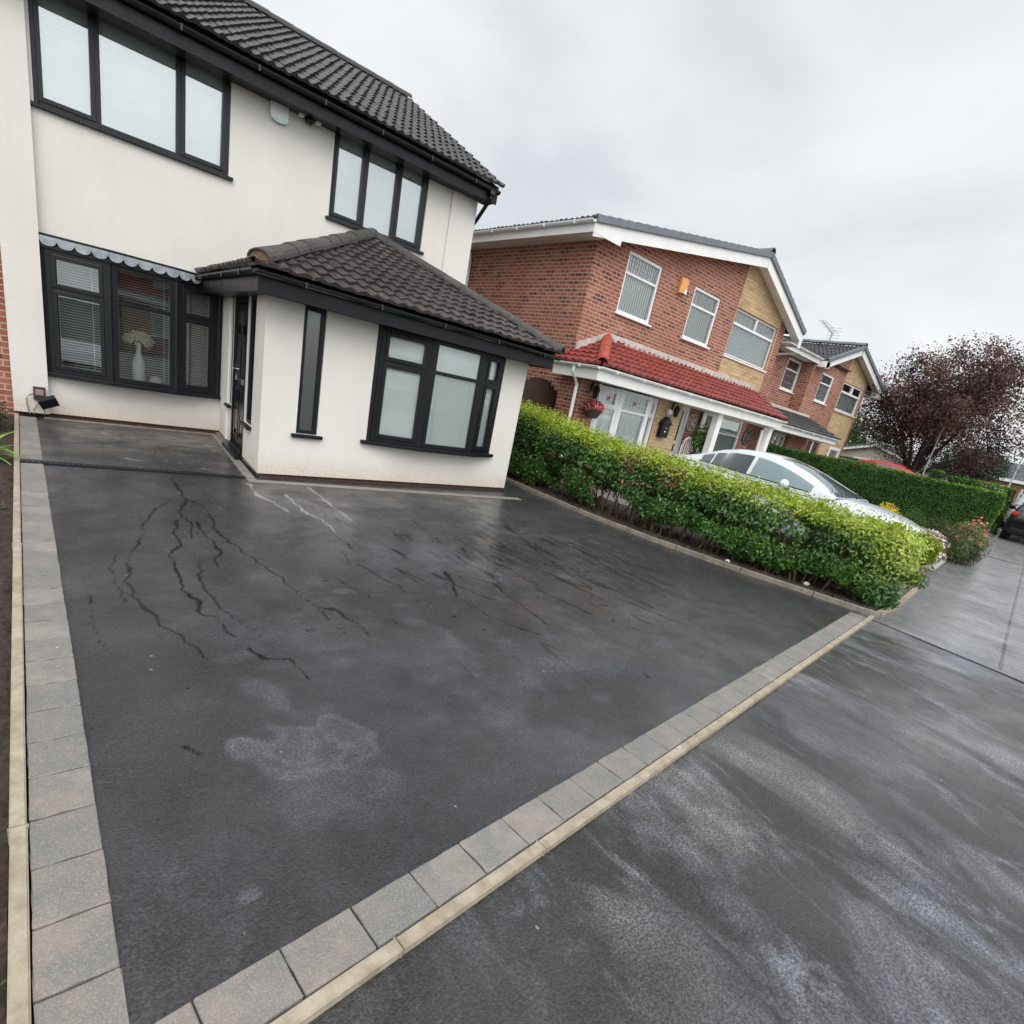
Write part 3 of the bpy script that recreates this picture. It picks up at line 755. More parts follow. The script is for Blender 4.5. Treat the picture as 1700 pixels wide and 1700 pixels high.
# ------------------------------------------------------------------ windows
def window(par, Mw, w, h, cols, fm, gm=None, rec=0.04, fwid=0.055, mull=0.06, sash=0.042, blind=None, bm_=None, name='window', sill=None, sill_over=0.05, blind_y=0.09, fd=0.07, lead=None):
    """cols: [(width, [row heights from below], [opening flags])]; builds frame (the window part) > pane, blind, sill"""
    gm = gm or M['glass']
    f = MB(Mw); g = MB(Mw); b = MB(Mw)
    y0, y1 = rec, rec+fd
    f.box(0, fwid, y0, y1, 0, h); f.box(w-fwid, w, y0, y1, 0, h)
    f.box(fwid, w-fwid, y0, y1, 0, fwid); f.box(fwid, w-fwid, y0, y1, h-fwid, h)
    tw = sum(c[0] for c in cols); x = fwid; iw = w-2*fwid-mull*(len(cols)-1)
    for i, (cw, rows, op) in enumerate(cols):
        ww = iw*cw/tw
        if i: f.box(x-mull, x, y0, y1, fwid, h-fwid)
        tr = sum(rows); z = fwid; ih = h-2*fwid-0.05*(len(rows)-1)
        for j, rh in enumerate(rows):
            hh = ih*rh/tr
            if j: f.box(x, x+ww, y0, y1, z-0.05, z)
            a0, a1, c0, c1 = x, x+ww, z, z+hh
            if op[j]:
                ys = y0-0.014
                f.box(a0-.006, a0+sash, ys, ys+0.05, c0-.006, c1+.006); f.box(a1-sash, a1+.006, ys, ys+0.05, c0-.006, c1+.006)
                f.box(a0+sash, a1-sash, ys, ys+0.05, c0-.006, c0+sash); f.box(a0+sash, a1-sash, ys, ys+0.05, c1-sash, c1+.006)
                a0 += sash; a1 -= sash; c0 += sash; c1 -= sash
            g.poly([(a0-.01, y0+.03, c0-.01), (a1+.01, y0+.03, c0-.01), (a1+.01, y0+.03, c1+.01), (a0-.01, y0+.03, c1+.01)])
            z += hh+0.05
        x += ww+mull
    fo = f.build(name, fm, par, bevel=0.004, seg=1)
    g.build('pane', gm, fo)
    if blind in ('h', 'open'):
        pitch = 0.025 if blind == 'h' else 0.030
        z = fwid
        while z < h-0.04:
            if blind == 'h':
                b.poly([(fwid*.6, y0+blind_y-.004, z), (w-fwid*.6, y0+blind_y-.004, z), (w-fwid*.6, y0+blind_y+.004, z+.0248), (fwid*.6, y0+blind_y+.004, z+.0248)])
            else:
                b.box(fwid*.6, w-fwid*.6, y0+blind_y, y0+blind_y+0.022, z, z+0.004)
            z += pitch
        for q in (0.18, 0.82): b.box(w*q-.003, w*q+.003, y0+blind_y-.012, y0+blind_y-.009, fwid, h-fwid)
    elif blind == 'v':
        x = fwid*.6
        while x < w-fwid*.6-0.05:
            b.poly([(x, y0+blind_y-.004, fwid), (x+.074, y0+blind_y+.005, fwid), (x+.074, y0+blind_y+.005, h-fwid), (x, y0+blind_y-.004, h-fwid)]); x += 0.080
    elif blind in ('net', 'halfnet'):
        n = int(w/0.018); top = h-fwid if blind == 'net' else h*0.62
        for i in range(n):
            xa = fwid*.5+(w-fwid)*i/n; xb = fwid*.5+(w-fwid)*(i+1)/n
            ya = y0+blind_y+.016*math.sin(i*0.9)+.01*math.sin(i*.37); yb = y0+blind_y+.016*math.sin((i+1)*0.9)+.01*math.sin((i+1)*.37)
            b.poly([(xa, ya, 0.03), (xb, yb, 0.03), (xb, yb, top), (xa, ya, top)])
    if b.v: b.build('blind', bm_ or M['blind'], fo)
    if lead:
        l = MB(Mw); x0, x1, z0, z1 = lead
        n = max(2, int((x1-x0)/0.11))
        for i in range(1, n): xx = x0+(x1-x0)*i/n; l.box(xx-.004, xx+.004, y0+.022, y0+.028, z0, z1)
        for q in (0.33, 0.67): zz = z0+(z1-z0)*q; l.box(x0, x1, y0+.0215, y0+.0285, zz-.004, zz+.004)
        l.build('lead_strips', M['lead'], fo)
    if sill:
        s = MB(Mw); s.box(-sill_over, w+sill_over, -0.055, rec+.02, -0.045, -0.002); s.build('sill', sill, fo, bevel=0.006, seg=1)
    return fo

# ------------------------------------------------------------------ tiled roof slopes
def tile_slope(name, par, O, u, s, W, L, tw, g, mat, amp=0.03, step=0.018, nsub=10, clips=(), prof='roman', jitter=0.004):
    """O eaves corner, u along eaves, s up the slope; real courses with stepped edges and rolls"""
    O = Vector(O); u = Vector(u).normalized(); s = Vector(s).normalized(); n = u.cross(s).normalized()
    if n.z < 0: n = -n
    nu = int(math.ceil(W/tw*nsub)); nc = int(math.ceil(L/g))
    us = np.linspace(0, W, nu+1); ph = (us/tw) % 1.0
    if prof == 'roman':
        hh = amp*(np.exp(-((ph-0.15)/0.11)**2)+0.9*np.exp(-((ph-0.65)/0.11)**2)+np.exp(-((ph-1.15)/0.11)**2))
    elif prof == 'pan':
        hh = amp*(0.5+0.5*np.cos(2*math.pi*ph))
    else: hh = amp*np.maximum(0, np.cos(2*math.pi*ph))**0.7
    tid = np.floor(us/tw).astype(int)
    V = []; F = []; UV = []
    r = np.random.default_rng(int(abs(O.x*91+O.y*37))+3)
    for c in range(nc):
        s0, s1 = c*g, min(L, (c+1)*g)
        jt = r.normal(0, jitter, tid.max()+2)[tid]; js = r.normal(0, jitter*1.5, tid.max()+2)[tid]
        rows = [(s0-0.012, step*0.15, 0.25), (s0-0.012, step+0.012, 1.0), (s1+0.004, 0.006, 1.0)]
        o = len(V)
        for k_, (sv_, lift, a) in enumerate(rows):
            for i, uu in enumerate(us):
                q = O+u*float(uu)+s*float(max(0.0 if c else -0.02, sv_+(js[i] if k_ < 2 else 0)))+n*float(lift+hh[i]*a+(jt[i] if k_ < 2 else 0))
                V.append(q); UV.append((uu+O.x*.37, sv_+0.02))
        m = nu+1
        for k_ in range(2):
            for i in range(nu): F.append((o+k_*m+i, o+k_*m+i+1, o+(k_+1)*m+i+1, o+(k_+1)*m+i))
    me = bpy.data.meshes.new(name)
    org = Vector(par['org'])
    me.from_pydata([tuple(v-org) for v in V], [], F); me.update()
    uvl = me.uv_layers.new(name='uv')
    UV = np.array(UV); li = np.empty(len(me.loops), np.int32); me.loops.foreach_get('vertex_index', li)
    uvl.data.foreach_set('uv', UV[li].ravel())
    if clips:
        bm = bmesh.new(); bm.from_mesh(me)
        for co, no in clips:
            bmesh.ops.bisect_plane(bm, geom=list(bm.verts)+list(bm.edges)+list(bm.faces), plane_co=Vector(co)-org, plane_no=Vector(no), clear_outer=True)
        bm.to_mesh(me); bm.free()
    me.materials.append(mat)
    o = bpy.data.objects.new(name, me); C.objects.link(o); o['org'] = tuple(org); o.parent = par
    return o
def ridge(name, par, a, b_, r, mat, seg=0.42, endcap=None):
    a = Vector(a); b_ = Vector(b_); L = (b_-a).length; t = (b_-a)/L; n = max(1, int(round(L/seg)))
    side = t.cross(Vector((0, 0, 1))).normalized(); up = side.cross(t)
    mb = MB(); K = 9
    for i in range(n):
        p0 = a+t*(L*i/n-0.004); p1 = a+t*(L*(i+1)/n+0.02); vs = []; fs = []
        ra, rb = r*1.07, r
        jz = random.uniform(-.006, .006)
        for p, rr in ((p0, ra), (p1, rb)):
            for k_ in range(K):
                g = math.pi*k_/(K-1)
                vs.append(p+side*math.cos(g)*rr+up*(math.sin(g)*rr*0.85-0.02+jz))
        for p, rr in ((p0, ra-.02), (p1, rb-.02)):
            for k_ in range(K):
                g = math.pi*k_/(K-1)
                vs.append(p+side*math.cos(g)*rr+up*(math.sin(g)*rr*0.85-0.02+jz))
        for k_ in range(K-1):
            fs.append((k_, k_+1, K+k_+1, K+k_)); fs.append((2*K+k_, k_, k_+1, 2*K+k_+1)[::-1])
        mb.add(vs, fs)
    o = mb.build(name, mat, par, smooth=False)
    if endcap:
        e = MB(); pts = [a+t*0.01+side*math.cos(math.pi*q/10)*(r-.015)+up*(math.sin(math.pi*q/10)*(r-.015)*.85-.02) for q in range(11)]
        e.prism(pts, t*0.05); e.build('mortar_end', endcap, o)
    return o
def gutter(mb, a, b_, r=0.055, deep=0.05):
    """half round trough with lip"""
    a = Vector(a); b_ = Vector(b_); t = (b_-a).normalized(); side = t.cross(Vector((0, 0, 1)))
    vs = []; K = 9
    for p in (a, b_):
        for k_ in range(K):
            g = math.pi+math.pi*k_/(K-1); vs.append(p+side*math.cos(g)*r+Vector((0, 0, math.sin(g)*r)))
        for k_ in range(K):
            g = 2*math.pi-math.pi*k_/(K-1); vs.append(p+side*math.cos(g)*(r-.006)+Vector((0, 0, math.sin(g)*(r-.006))))
    n = 2*K; fs = []
    for k_ in range(n): fs.append((k_, (k_+1) % n, n+(k_+1) % n, n+k_))
    fs += [tuple(range(n))[::-1], tuple(range(n, 2*n))]
    mb.add(vs, fs)
    L = (b_-a).length; q = 0.5
    while q < L:
        c = a+t*q
        for k_ in range(K-1):
            pass
        mb.box(c.x-0.013, c.x+0.013, c.y-r-.004 if abs(t.x) > .5 else c.y-.013, c.y+r*.2 if abs(t.x) > .5 else c.y+.013, c.z-r-.005, c.z+.004) if abs(t.x) > .5 else mb.box(c.x-r-.004, c.x+r*.2, c.y-.013, c.y+.013, c.z-r-.005, c.z+.004)
        q += 0.9

# ================================================================== the white house
WH = thing('rendered_house', (3.2, 10.0, 0), 'cream white rendered house with black window frames, dark roofs and a hipped porch extension', 'house')
YW = 10.0
w1 = (0.285, 2.385, 3.65, 4.86); w2 = (3.85, 5.565, 3.63, 4.86); b1 = (0.27, 2.32, 0.60, 2.27)
mb = MB(TR(0, YW, 0)); mb.cells(6.59, 4.86, [w1, w2, b1], 0.12, x0=-0.115, z0=0.055)
# right-hand side wall, back and gable
mb2 = MB()
mb2.poly([(6.59, 10, .055), (6.59, 17.2, .055), (6.59, 17.2, 4.9), (6.59, 13.6, 7.05), (6.59, 10, 4.86)])
mb2.poly([(6.59, 17.2, 0), (-6, 17.2, 0), (-6, 17.2, 4.9), (6.59, 17.2, 4.9)])
mb2.box(-0.115, 0.248, 9.90, 9.998, 0.055, 4.78)               # pilaster on the left
mb2.box(6.05, 6.592, 9.955, 9.998, 2.6, 4.78)                  # shallow pier on the right
mb.v += mb2.v; n0 = len(mb.v)-len(mb2.v); mb.f += [tuple(i+n0 for i in f) for f in mb2.f]
wall = mb.build('wall', M['render'], WH)
mb = MB(); mb.box(-0.115, 6.59, 10.03, 10.1, -0.1, 0.056); mb.build('plinth', M['plinth'], WH)
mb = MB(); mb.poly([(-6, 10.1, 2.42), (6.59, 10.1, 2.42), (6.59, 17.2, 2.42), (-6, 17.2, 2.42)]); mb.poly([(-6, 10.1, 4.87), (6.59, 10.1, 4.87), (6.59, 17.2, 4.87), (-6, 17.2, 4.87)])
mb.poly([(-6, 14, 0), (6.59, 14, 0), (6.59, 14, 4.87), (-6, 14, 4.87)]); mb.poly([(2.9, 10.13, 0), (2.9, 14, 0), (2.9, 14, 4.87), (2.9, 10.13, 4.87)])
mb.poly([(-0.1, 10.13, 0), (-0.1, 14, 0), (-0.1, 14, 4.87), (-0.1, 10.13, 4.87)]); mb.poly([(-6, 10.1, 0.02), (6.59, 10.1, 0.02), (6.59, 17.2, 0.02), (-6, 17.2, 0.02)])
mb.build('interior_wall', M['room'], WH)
# upstairs windows
window(WH, TR(w1[0], YW, w1[2]), w1[1]-w1[0], 1.21, [(0.53, [1], [1]), (0.80, [1], [0]), (0.53, [1], [1])], M['anth'], rec=0.03, blind='h', sill=M['anth'], fwid=.05)
window(WH, TR(w2[0], YW, w2[2]), w2[1]-w2[0], 1.23, [(0.52, [1], [1]), (0.52, [1], [0]), (0.52, [1], [1])], M['anth'], rec=0.03, blind='h', sill=M['anth'], fwid=.05)
# bow window, ground floor left
BP = [(0.275, 9.955), (0.95, 9.815), (1.725, 9.815), (2.315, 9.955)]
def facets(par, P, zb, zt, zt_row, opens, rowh, blind, bmm, blind_y=0.09, gm=None):
    for i in range(len(P)-1):
        a = Vector((*P[i], zb)); b_ = Vector((*P[i+1], zb)); L = (b_-a).length
        d = 0.02
        window(par, frameM(a+(b_-a).normalized()*d, b_-a), L-2*d, zt-zb, [(1, rowh, opens[i])], M['black'], rec=0.0, fwid=.06, blind=blind, bm_=bmm, name='bay_window', blind_y=blind_y, gm=gm)
    for p in P:
        mb = MB(); mb.tube([(p[0], p[1]+.035, zb), (p[0], p[1]+.035, zt)], 0.042, 10); mb.build('corner_post', M['black'], par)
facets(WH, BP, 0.615, 2.115, 0, [[1, 1], [0, 0], [1, 1]], [1.03, 0.40], None, None, gm=M['glassbow'])
mb = MB(); z = 0.66
while z < 2.08: mb.box(0.30, 2.29, 10.16, 10.18, z, z+0.006); z += 0.034
for q in (0.42, 0.78, 1.05, 1.62, 1.85, 2.2): mb.box(q-.004, q+.004, 10.150, 10.154, .62, 2.1)
mb.build('blind', M['blind'], WH)
out = [(0.25, 9.925), (0.93, 9.765), (1.745, 9.765), (2.37, 9.925), (2.37, 10.06), (0.25, 10.06)]
mb = MB(); mb.prism([(x, y, 0.555) for x, y in out], (0, 0, 0.058)); mb.build('sill', M['black'], WH, bevel=.006)
mb = MB(); mb.prism([(0.29, 9.99, 0.60), (2.3, 9.99, 0.60), (2.3, 10.45, 0.60), (0.29, 10.45, 0.60)], (0, 0, 0.022)); mb.build('window_board', M['whitepaint'], WH)
mb = MB(); mb.prism([(x, y, 2.117) for x, y in [(0.25, 9.935), (0.94, 9.79), (1.735, 9.79), (2.34, 9.935), (2.34, 10.06), (0.25, 10.06)]], (0, 0, 0.05))
mb.prism([(x, y, 2.25) for x, y in [(0.25, 9.92), (0.94, 9.765), (1.745, 9.765), (2.34, 9.92), (2.34, 10.0), (0.25, 10.0)]], (0, 0, 0.028)); mb.build('bay_roof', M['black'], WH)
mb = MB()
Q = [Vector((0.25, 9.925, 0)), Vector((0.935, 9.772, 0)), Vector((1.742, 9.772, 0)), Vector((2.33, 9.925, 0))]
for i in range(3):
    a, b_ = Q[i], Q[i+1]; t = (b_-a).normalized(); nn = Vector((t.y, -t.x, 0))*0.012; L = (b_-a).length; k_ = round(L/0.165)
    pts = [a+Vector((0, 0, 2.249))]
    pts.append(a+Vector((0, 0, 2.205)))
    for s_ in range(k_):
        for q in range(1, 10):
            g = math.pi*q/10; cx = (s_+0.5-0.46*math.cos(g))*L/k_
            pts.append(a+t*cx+Vector((0, 0, 2.205-0.062*math.sin(g)**0.8)))
        pts.append(a+t*((s_+1)*L/k_)+Vector((0, 0, 2.205)))
    pts.append(b_+Vector((0, 0, 2.249)))
    mb.prism(pts, nn)
mb.build('scalloped_trim', M['lead'], WH)

# soffit, fascia, gutter of the main roof
mb = MB(); mb.box(-6, 6.78, 9.66, 9.998, 4.765, 4.785); mb.build('soffit', M['black'], WH)
mb = MB(); mb.box(-6, 6.78, 9.635, 9.66, 4.745, 5.03)
mb.prism([(6.752, 9.66, 4.787), (6.752, 9.66, 5.03), (6.752, 13.6, 7.08), (6.752, 13.6, 6.84)], (0.026, 0, 0)); mb.build('fascia', M['black'], WH)
mb = MB(); gutter(mb, (-6, 9.575, 4.975), (6.76, 9.575, 4.94), 0.058)
mb.box(6.55, 6.65, 9.53, 9.62, 4.84, 4.90)
mb.build('gutter', M['blackgloss'], WH)
mb = MB(); mb.tube([(6.61, 9.575, 4.9), (6.61, 9.58, 4.80), (6.635, 9.95, 4.50), (6.64, 10.16, 4.34), (6.64, 10.20, 4.2), (6.64, 10.20, 0.1)], 0.034, 10); mb.build('downpipe', M['black'], WH)
sl = Vector((0, 4.05, 2.12)).normalized()
rf = tile_slope('roof', WH, (-6.0, 9.53, 5.005), (1, 0, 0), sl, 12.80, 4.62, 0.30, 0.34, M['tile_black'], amp=0.042, step=0.024, nsub=12)
mb = MB(); mb.poly([(-6, 13.62, 7.13), (6.8, 13.62, 7.13), (6.8, 17.6, 5.02), (-6, 17.6, 5.02)][::-1]); mb.poly([(-6, 9.62, 4.99), (6.75, 9.62, 4.99), (6.75, 13.6, 7.06), (-6, 13.6, 7.06)]); mb.build('roof_deck', M['black'], WH)
ridge('ridge_tiles', WH, (6.80, 13.6, 7.16), (-6, 13.6, 7.16), 0.13, M['tile_black'])

# ------------------------------------------------------------------ porch extension
XL, XR, YE = 2.09, 6.04, 7.0
nv = (2.515, 2.78, 0.585, 2.06); eb = (3.475, 5.55, 0.585, 2.06)
mb = MB(TR(0, YE, 0)); mb.cells(XR, 2.30, [nv, eb], 0.10, x0=XL, z0=0.055)
RM = frameM((2.36, 9.998, 0), (2.09-2.36, 7.0-9.998, 0))      # return wall with the door, local x runs towards the street
RL = Vector((2.09-2.36, 7.0-9.998)).length
op_s = (0.80, 1.02, 0.60, 2.06); op_d = (1.06, 2.02, 0.055, 2.06); op_g = (2.06, 2.50, 0.53, 2.06)
m3 = MB(RM); m3.cells(RL, 2.30, [op_s, op_d, op_g], 0.10, z0=0.055)
m3.M = None; m3.poly([(XR, 7, .055), (XR, 10, .055), (XR, 10, 2.3), (XR, 7, 2.3)])
n0 = len(mb.v); mb.v += m3.v; mb.f += [tuple(i+n0 for i in f) for f in m3.f]
mb.build('porch_wall', M['render'], WH)
mb = MB(); mb.box(2.14, 6.01, 7.03, 7.1, -0.1, 0.056); mb.M = RM; mb.box(0, RL-.03, 0.03, 0.08, -0.1, .056); mb.build('plinth', M['plinth'], WH)
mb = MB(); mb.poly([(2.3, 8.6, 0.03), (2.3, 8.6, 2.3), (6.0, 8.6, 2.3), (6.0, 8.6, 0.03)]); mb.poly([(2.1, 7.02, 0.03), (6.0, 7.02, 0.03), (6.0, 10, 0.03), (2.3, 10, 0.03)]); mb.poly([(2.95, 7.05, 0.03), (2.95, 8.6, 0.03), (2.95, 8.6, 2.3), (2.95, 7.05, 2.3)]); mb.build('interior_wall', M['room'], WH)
# narrow obscure window
window(WH, TR(nv[0], YE, nv[2]), nv[1]-nv[0], 1.47, [(1, [1], [0])], M['black'], gm=M['frost'], rec=0.02, fwid=.045, sill=M['black'], sill_over=.06)
# shallow bay of the extension
EP = [(3.485, 6.985), (4.195, 6.83), (5.085, 6.83), (5.545, 6.985)]
facets(WH, EP, 0.60, 2.055, 0, [[1, 1], [0, 0], [1, 1]], [1.02, 0.36], 'h', M['blind'], 0.045, gm=M['glassclear'])
out = [(3.37, 6.95), (4.17, 6.775), (5.11, 6.775), (5.64, 6.95), (5.64, 7.05), (3.37, 7.05)]
mb = MB(); mb.prism([(x, y, 0.55) for x, y in out], (0, 0, 0.048)); mb.build('sill', M['black'], WH, bevel=.006)
# door set: sidelight, door leaf, glazed panel
window(WH, RM @ TR(op_s[0], 0, op_s[2]), op_s[1]-op_s[0], 1.46, [(1, [1], [0])], M['black'], rec=0.02, fwid=.04, sill=M['black'], sill_over=.03)
window(WH, RM @ TR(op_g[0], 0, op_g[2]), op_g[1]-op_g[0], 1.53, [(1, [1], [0])], M['black'], gm=M['glassdark'], rec=0.02, fwid=.05, sill=M['black'], sill_over=.03)
dm = RM @ TR(op_d[0], 0, op_d[2]); dw, dh = 0.96, 2.0
mb = MB(dm); mb.box(0, .06, .0, .09, 0, dh); mb.box(dw-.06, dw, .0, .09, 0, dh); mb.box(.06, dw-.06, .0, .09, dh-.06, dh); mb.box(.06, dw-.06, -.03, .09, 0, .05)
fr = mb.build('door_frame', M['black'], WH, bevel=.004)
mb = MB(dm); mb.box(.065, dw-.065, .03, .075, .055, dh-.065)
for a, b_ in ((.14, .44), (.52, .82)):
    mb.box(a, b_, .012, .032, .14, .20); mb.box(a, b_, .012, .032, .80, .86); mb.box(a, a+.05, .012, .032, .20, .80); mb.box(b_-.05, b_, .012, .032, .20, .80)
    mb.box(a+.09, b_-.09, .016, .032, .26, .74)
door = mb.build('door', M['blackgloss'], WH, bevel=.005)
mb = MB(dm)
for a, b_ in ((.17, .41), (.55, .79)): mb.box(a, b_, .022, .034, 1.0, 1.82)
mb.build('door_glass', M['glassdark'], door)
mb = MB(dm); mb.box(.085, .115, .018, .03, .92, 1.18); mb.tube([(.10, .018, 1.07), (.10, -.03, 1.07), (.20, -.032, 1.07)], .009, 8); mb.build('handle', M['chrome'], door)
mb = MB(dm); mb.box(.36, .60, .016, .03, .90, .97); mb.build('letter_plate', M['chrome'], door)
mb = MB(dm); mb.box(-.05, dw+.05, -.10, .0, -.06, .0); mb.build('door_step', M['black'], WH)
mb = MB(RM @ TR(0, 0, 0)); mb.box(0.62, 0.775, -0.018, 0.0, 0.06, 2.06); mb.build('white_post', M['whitepaint'], WH)
# fascias and soffit
ZE = 2.055
mb = MB()
mb.prism([(1.90, 6.70, ZE), (6.26, 6.70, ZE), (6.26, 7.0, ZE), (6.02, 7.02, ZE), (2.1, 7.02, ZE), (2.38, 9.998, ZE), (2.05, 9.998, ZE)], (0, 0, 0.018)); mb.build('soffit', M['anth'], WH)
mb = MB(); mb.box(1.90, 6.262, 6.675, 6.70, ZE-.012, 2.235)
mb.prism([(1.90, 6.701, ZE-.012), (1.925, 6.701, ZE-.012), (2.075, 9.998, ZE-.012), (2.05, 9.998, ZE-.012)], (0, 0, .235)); mb.box(6.237, 6.262, 6.701, 9.99, ZE-.012, 2.235)
mb.build('fascia', M['black'], WH, bevel=.004, seg=1)
mb = MB(); gutter(mb, (1.86, 6.625, 2.25), (6.31, 6.625, 2.235), 0.05)
mb.M = Matrix.Translation((1.855, 6.62, 2.25)) @ Matrix.Rotation(-0.045, 4, 'Z')
t_ = MB()
gutter(t_, (0, 0, 0), (0, 3.37, 0), 0.05); mb.add(t_.v, t_.f)
mb.build('gutter', M['blackgloss'], WH)
# hipped tiles leaning on the wall: apex against the wall below the right-hand window
AP = Vector((4.62, 10.0, 3.575)); CL = Vector((1.84, 6.62, 2.29)); CR = Vector((6.36, 6.62, 2.29)); WL_ = Vector((2.0, 10.0, 2.29)); WR_ = Vector((6.36, 10.0, 2.29))
def up(n): return n if n.z > 0 else -n
sF = (AP-Vector((AP.x, 6.62, 2.29)))
# planes along the hips, vertical
def vplane(a, b_, keep):
    t = (b_-a); no = Vector((t.y, -t.x, 0)).normalized()
    if no.dot(Vector(keep)-a) > 0: no = -no
    return (a, no)
tile_slope('roof', WH, CL, (1, 0, 0), sF, CR.x-CL.x, sF.length, 0.17, 0.262, M['tile_brown'], amp=0.026, step=0.021, nsub=10, prof='pan',
           clips=[vplane(CL, AP, (4, 7, 0)), vplane(CR, AP, (4, 7, 0))])
uL = (CL-WL_).normalized(); nL = (AP-WL_).cross(CL-WL_).normalized(); nL = up(nL); sLft = nL.cross(uL); sLft = sLft if sLft.z > 0 else -sLft
tile_slope('roof', WH, WL_, uL, sLft, (CL-WL_).length, 3.2, 0.20, 0.285, M['tile_brown'], amp=0.030, step=0.022, prof='pan', clips=[vplane(CL, AP, (2.0, 9.5, 0)), ((0, 10.0, 0), (0, 1, 0))])
uR = (WR_-CR).normalized(); nR = up((AP-CR).cross(WR_-CR).normalized()); sRt = nR.cross(uR); sRt = sRt if sRt.z > 0 else -sRt
tile_slope('roof', WH, CR, uR, sRt, (WR_-CR).length, 2.4, 0.20, 0.285, M['tile_brown'], amp=0.030, step=0.022, prof='pan', clips=[vplane(CR, AP, (6.3, 9.5, 0)), ((0, 10.0, 0), (0, 1, 0))])
mb = MB(); mb.poly([CL+Vector((0.05, .05, -.03)), CR+Vector((-.05, .05, -.03)), AP+Vector((0, 0, -.05))]); mb.poly([WL_+Vector((0.05, 0, -.03)), CL+Vector((.05, .05, -.03)), AP+Vector((0, 0, -.05))]); mb.poly([CR+Vector((-.05, .05, -.03)), WR_+Vector((-.05, 0, -.03)), AP+Vector((0, 0, -.05))]); mb.build('roof_deck', M['black'], WH)
h1 = (AP-CL).normalized(); h2 = (AP-CR).normalized()
ridge('hip_tiles', WH, CL+h1*0.10+Vector((0, 0, .045)), AP+Vector((0, 0, .05)), 0.115, M['ridge_old'], 0.42, M['ridge_end'])
ridge('hip_tiles', WH, CR+h2*0.02+Vector((0, 0, .045)), AP+Vector((0, 0, .05)), 0.105, M['ridge_old'], 0.42, M['ridge_end'])

# things fixed to or standing in the white house
mb = MB(); mb.prism([(2.885, 9.93, 4.60), (2.91, 9.93, 4.565), (3.01, 9.93, 4.545), (3.11, 9.93, 4.565), (3.135, 9.93, 4.60), (3.135, 9.93, 4.815), (2.885, 9.93, 4.815)], (0, 0.068, 0))
al = thing('alarm_box', (3.01, 9.97, 4.54), 'white burglar alarm box under the black eaves of the white house', 'alarm box')
mb.build('cover', M['white'], al, bevel=.012)
mb = MB(); mb.prism([(2.91, 9.926, 4.562), (3.01, 9.926, 4.542), (3.11, 9.926, 4.562), (3.11, 9.926, 4.592), (2.91, 9.926, 4.592)], (0, .05, 0)); mb.build('lens', simple('pale_teal_lens', (0.45, 0.66, 0.62), 0.2, 0.05), al)
sl_ = thing('security_light', (3.43, 9.95, 4.70), 'small twin security light with black sensor beside the alarm box', 'light')
mb = MB(); mb.lathe([(0.0, 0), (0.045, 0), (0.045, 0.05), (0, 0.05)], (0, 0, 0), 12)
M_ = MB(Matrix.Translation((3.43, 9.998, 4.76)) @ Matrix.Rotation(rad(90), 4, 'X')); M_.lathe([(0, 0), (.05, 0), (.05, .06), (0, .06)], (0, 0, 0), 14); M_.M = None
M_.ball((3.43, 9.90, 4.73), .055, 12, 8); M_.box(3.30, 3.56, 9.955, 9.975, 4.755, 4.775); M_.build('sensor', M['blackgloss'], sl_, smooth=False)
for sx in (3.30, 3.55):
    mb = MB(); mb.prism([(sx-.035, 9.87, 4.735), (sx+.035, 9.87, 4.735), (sx+.045, 9.87, 4.815), (sx-.045, 9.87, 4.815)], (0, .07, 0)); mb.build('lamp_head', M['white'], sl_, bevel=.008)
fl = thing('floodlight', (0.16, 9.86, 0.20), 'black floodlight tilted down on a wall socket at the foot of the white pilaster', 'floodlight')
mb = MB(); mb.box(0.09, 0.215, 9.845, 9.898, 0.235, 0.405); mb.build('socket_box', simple('brown_socket_box', (0.05, 0.032, 0.03), 0.4, 0.2), fl, bevel=.006)
mb = MB(); mb.box(0.11, 0.195, 9.838, 9.846, 0.30, 0.375); mb.build('socket_cover', simple('pinkish_socket_face', (0.30, 0.22, 0.21), 0.3, 0.2), fl, bevel=.003)
mb = MB(Matrix.Translation((0.235, 9.74, 0.235)) @ Matrix.Rotation(rad(-24), 4, 'Y') @ Matrix.Rotation(rad(30), 4, 'X')); mb.box(-.10, .10, -.035, .035, -.065, .065)
for q in range(7): mb.box(-.09+q*.028, -.082+q*.028, .035, .055, -.05, .05)
mb.build('lamp_body', M['black'], fl, bevel=.01)
mb = MB(); mb.tube([(0.15, 9.85, .24), (0.2, 9.79, .22), (0.235, 9.76, .235)], .012, 8); mb.build('bracket', M['black'], fl)
cab = MB(); cab.tube([(.095, 9.86, .31), (.05, 9.86, .29), (.018, 9.86, .24), (.022, 9.86, .15), (.04, 9.865, .04)], .007, 7); cab.tube([(.15, 9.85, .235), (.12, 9.855, .16), (.085, 9.86, .10), (.08, 9.865, .04)], .007, 7); cab.tube([(.2, 9.83, .2), (.195, 9.85, .12), (.19, 9.865, .05)], .006, 7); cab.build('cable', simple('grey_cable', (0.16, 0.16, 0.16), 0.5, 0.1), fl)

